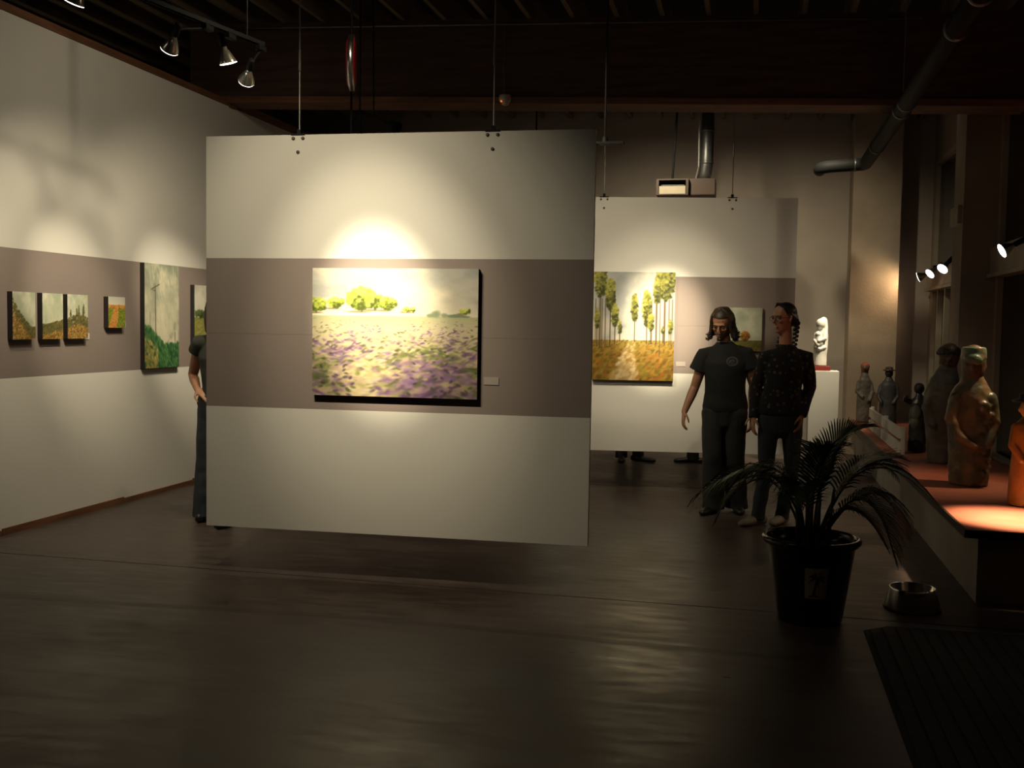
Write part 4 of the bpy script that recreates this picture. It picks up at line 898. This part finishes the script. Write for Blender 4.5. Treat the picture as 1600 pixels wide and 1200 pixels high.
bm = bmesh.new(); ell(bm, T(0, .024, .046), .080*hs_, .094*hs_, .083*hs_, Hw.to_3x3(), 24); ell(bm, T(0, .070, .0), .066*hs_, .046*hs_, .066*hs_, Hw.to_3x3(), 16)
for s in (-1, 1):
    for k in range(7): loft(bm, [(T(s*.006, -.058+k*.02, .120-.002*k), .010, .006), (T(s*.055, -.030+k*.018, .086-.006*k), .012, .006), (T(s*.077, .018+k*.010, .030-.008*k), .012, .006), (T(s*.070, .060, -.03), .012, .008)], 8)
hr = solid('hair', bm, .006, 1, M_hairk, wom)
for s in (-1, 1):
    bm = bmesh.new(); c0, c1, c2 = T(s*.070, .075, -.02), T(s*.074, .060, -.12), T(s*.088, .030, -.215); n = 13
    for k in range(n):
        t = k/(n-1); c = c0*(1-t)**2+c1*2*t*(1-t)+c2*t*t; r = .020*(1-.35*t); o_ = V((.010*(1 if k % 2 else -1), .004, 0))
        ell(bm, c+o_, r, r*.85, r*.95, Matrix.Rotation(.6*(1 if k % 2 else -1), 3, 'Y'), 10)
    obj('braid', bm, M_hairk, wom, True)
bm = bmesh.new(); ell(bm, T(.052, .078, .055), .012, .012, .016, Hw.to_3x3(), 10); obj('hair_clip', bm, mat('pale_clip', (.5, .48, .42), .3), wom, True)
m, N, L, P = new_mat('spectacle_glass'); P.inputs['Alpha'].default_value = .12; P.inputs['Roughness'].default_value = .03; P.inputs['Base Color'].default_value = (.9, .9, .9, 1); M_spec = m
bm = bmesh.new()
for s in (-1, 1):
    pts = [T(s*.033+.021*math.cos(a), -.0945+.004*abs(math.cos(a)), .000+.0145*math.sin(a)) for a in np.linspace(0, 2*PI, 21)]
    tube(bm, pts, .0014, 6); tube(bm, [T(s*.054, -.090, .006), T(s*.072, -.04, .008), T(s*.079, .015, .006)], .0014, 6)
tube(bm, [T(-.009, -.098, .005), T(0, -.101, .008), T(.009, -.098, .005)], .002, 6)
gl = obj('glasses', bm, M_black, wom)
for s in (-1, 1):
    bm = bmesh.new(); vs = [bm.verts.new(T(s*.033+.020*math.cos(a), -.0945+.004*abs(math.cos(a)), .000+.014*math.sin(a))) for a in np.linspace(0, 2*PI, 20, endpoint=False)]; bm.faces.new(vs)
    obj('lens', bm, M_spec, gl)

# --- bystanders behind the panels
def bystander(base, label, J, head, **k):
    O = dict(s=1, arm=1, waist=.14, hairm=M_hairb, trm=M_jean2, shm=M_shoe, topm=mat('dark_green_top', (.03, .035, .03), .9), topname='shirt', sleeve=.35, slr=(.075, .07, .07), legr=(.098, .088, .075, .072, .072), voxel=.008,
             toeL=(0, 1), toeR=(0, 1), top=[(.93, .165, .12, 0, 0), (1.08, .148, .112, 0, 0), (1.30, .180, .122, 0, 0), (1.38, .165, .10, 0, 0), (1.44, .12, .08, 0, 0), (1.485, .07, .065, 0, 0)],
             hand=dict(L=((0, -.1, -1), (1, 0, 0), (0, -1, 0)), R=((0, -.1, -1), (-1, 0, 0), (0, -1, 0))))
    O.update(k); p, H_, b_ = person(base, label, J, head, O); hs_ = head[4]; T = lambda x_, y_, z_: H_ @ (V((x_, y_, z_))*hs_)
    bm = bmesh.new(); ell(bm, T(0, .024, .048), .081*hs_, .096*hs_, .083*hs_, H_.to_3x3(), 20); loft(bm, [(T(0, .06, .03), .075, .05), (T(0, .075, -.06), .07, .035), (T(0, .075, -.14), .06, .025)], 14)
    solid('hair', bm, .008, 1, O['hairm'], p); return p
bJ = dict(neck=(0, 0, 1.49), shL=(-.175, 0, 1.42), shR=(.175, 0, 1.42), elL=(-.30, .10, 1.165), elR=(.25, .02, 1.13), wrL=(-.165, -.06, 1.055), wrR=(.24, -.06, .89),
          hipL=(-.09, 0, .90), hipR=(.09, 0, .90), knL=(-.13, 0, .48), knR=(.10, -.06, .48), anL=(-.165, .0, .085), anR=(.11, -.19, .085))
bystander((-4.08, 7.36, 0), 'person half hidden by the nearest panel edge, elbow bent with hand on hip', bJ, ((.0, 0, 1.665), PI*.85, 0, 0, 1.03),
          hand=dict(L=((.8, -.35, -.35), (.3, .2, -1), (0, -1, 0), 1, .2), R=((0, -.1, -1), (-1, 0, 0), (0, -1, 0))), hipw=1.12, sleeve=.28, toeL=(-.2, 1), toeR=(-.1, 1))
sJ = dict(neck=(0, 0, 1.49), shL=(-.175, 0, 1.42), shR=(.175, 0, 1.42), elL=(-.22, .03, 1.13), elR=(.22, .02, 1.13), wrL=(-.22, -.06, .88), wrR=(.22, -.06, .88),
          hipL=(-.09, 0, .90), hipR=(.09, 0, .90), knL=(-.09, -.01, .48), knR=(.09, 0, .48), anL=(-.10, .0, .085), anR=(.10, .02, .085))
bystander((-1.40, 12.25, 0), 'person in black trousers behind the rear panel, only the shoes showing at left', sJ, ((.0, 0, 1.665), math.radians(60), 0, 0, 1.03), trm=M_shoe, toeL=(.15, -1), toeR=(1, -.35))
bystander((-.56, 12.35, 0), 'person in grey trousers behind the rear panel, toes pointing left', sJ, ((.0, 0, 1.665), math.radians(-70), 0, 0, 1.03), trm=M_jean, toeL=(-1, -.25), toeR=(-1, -.1))
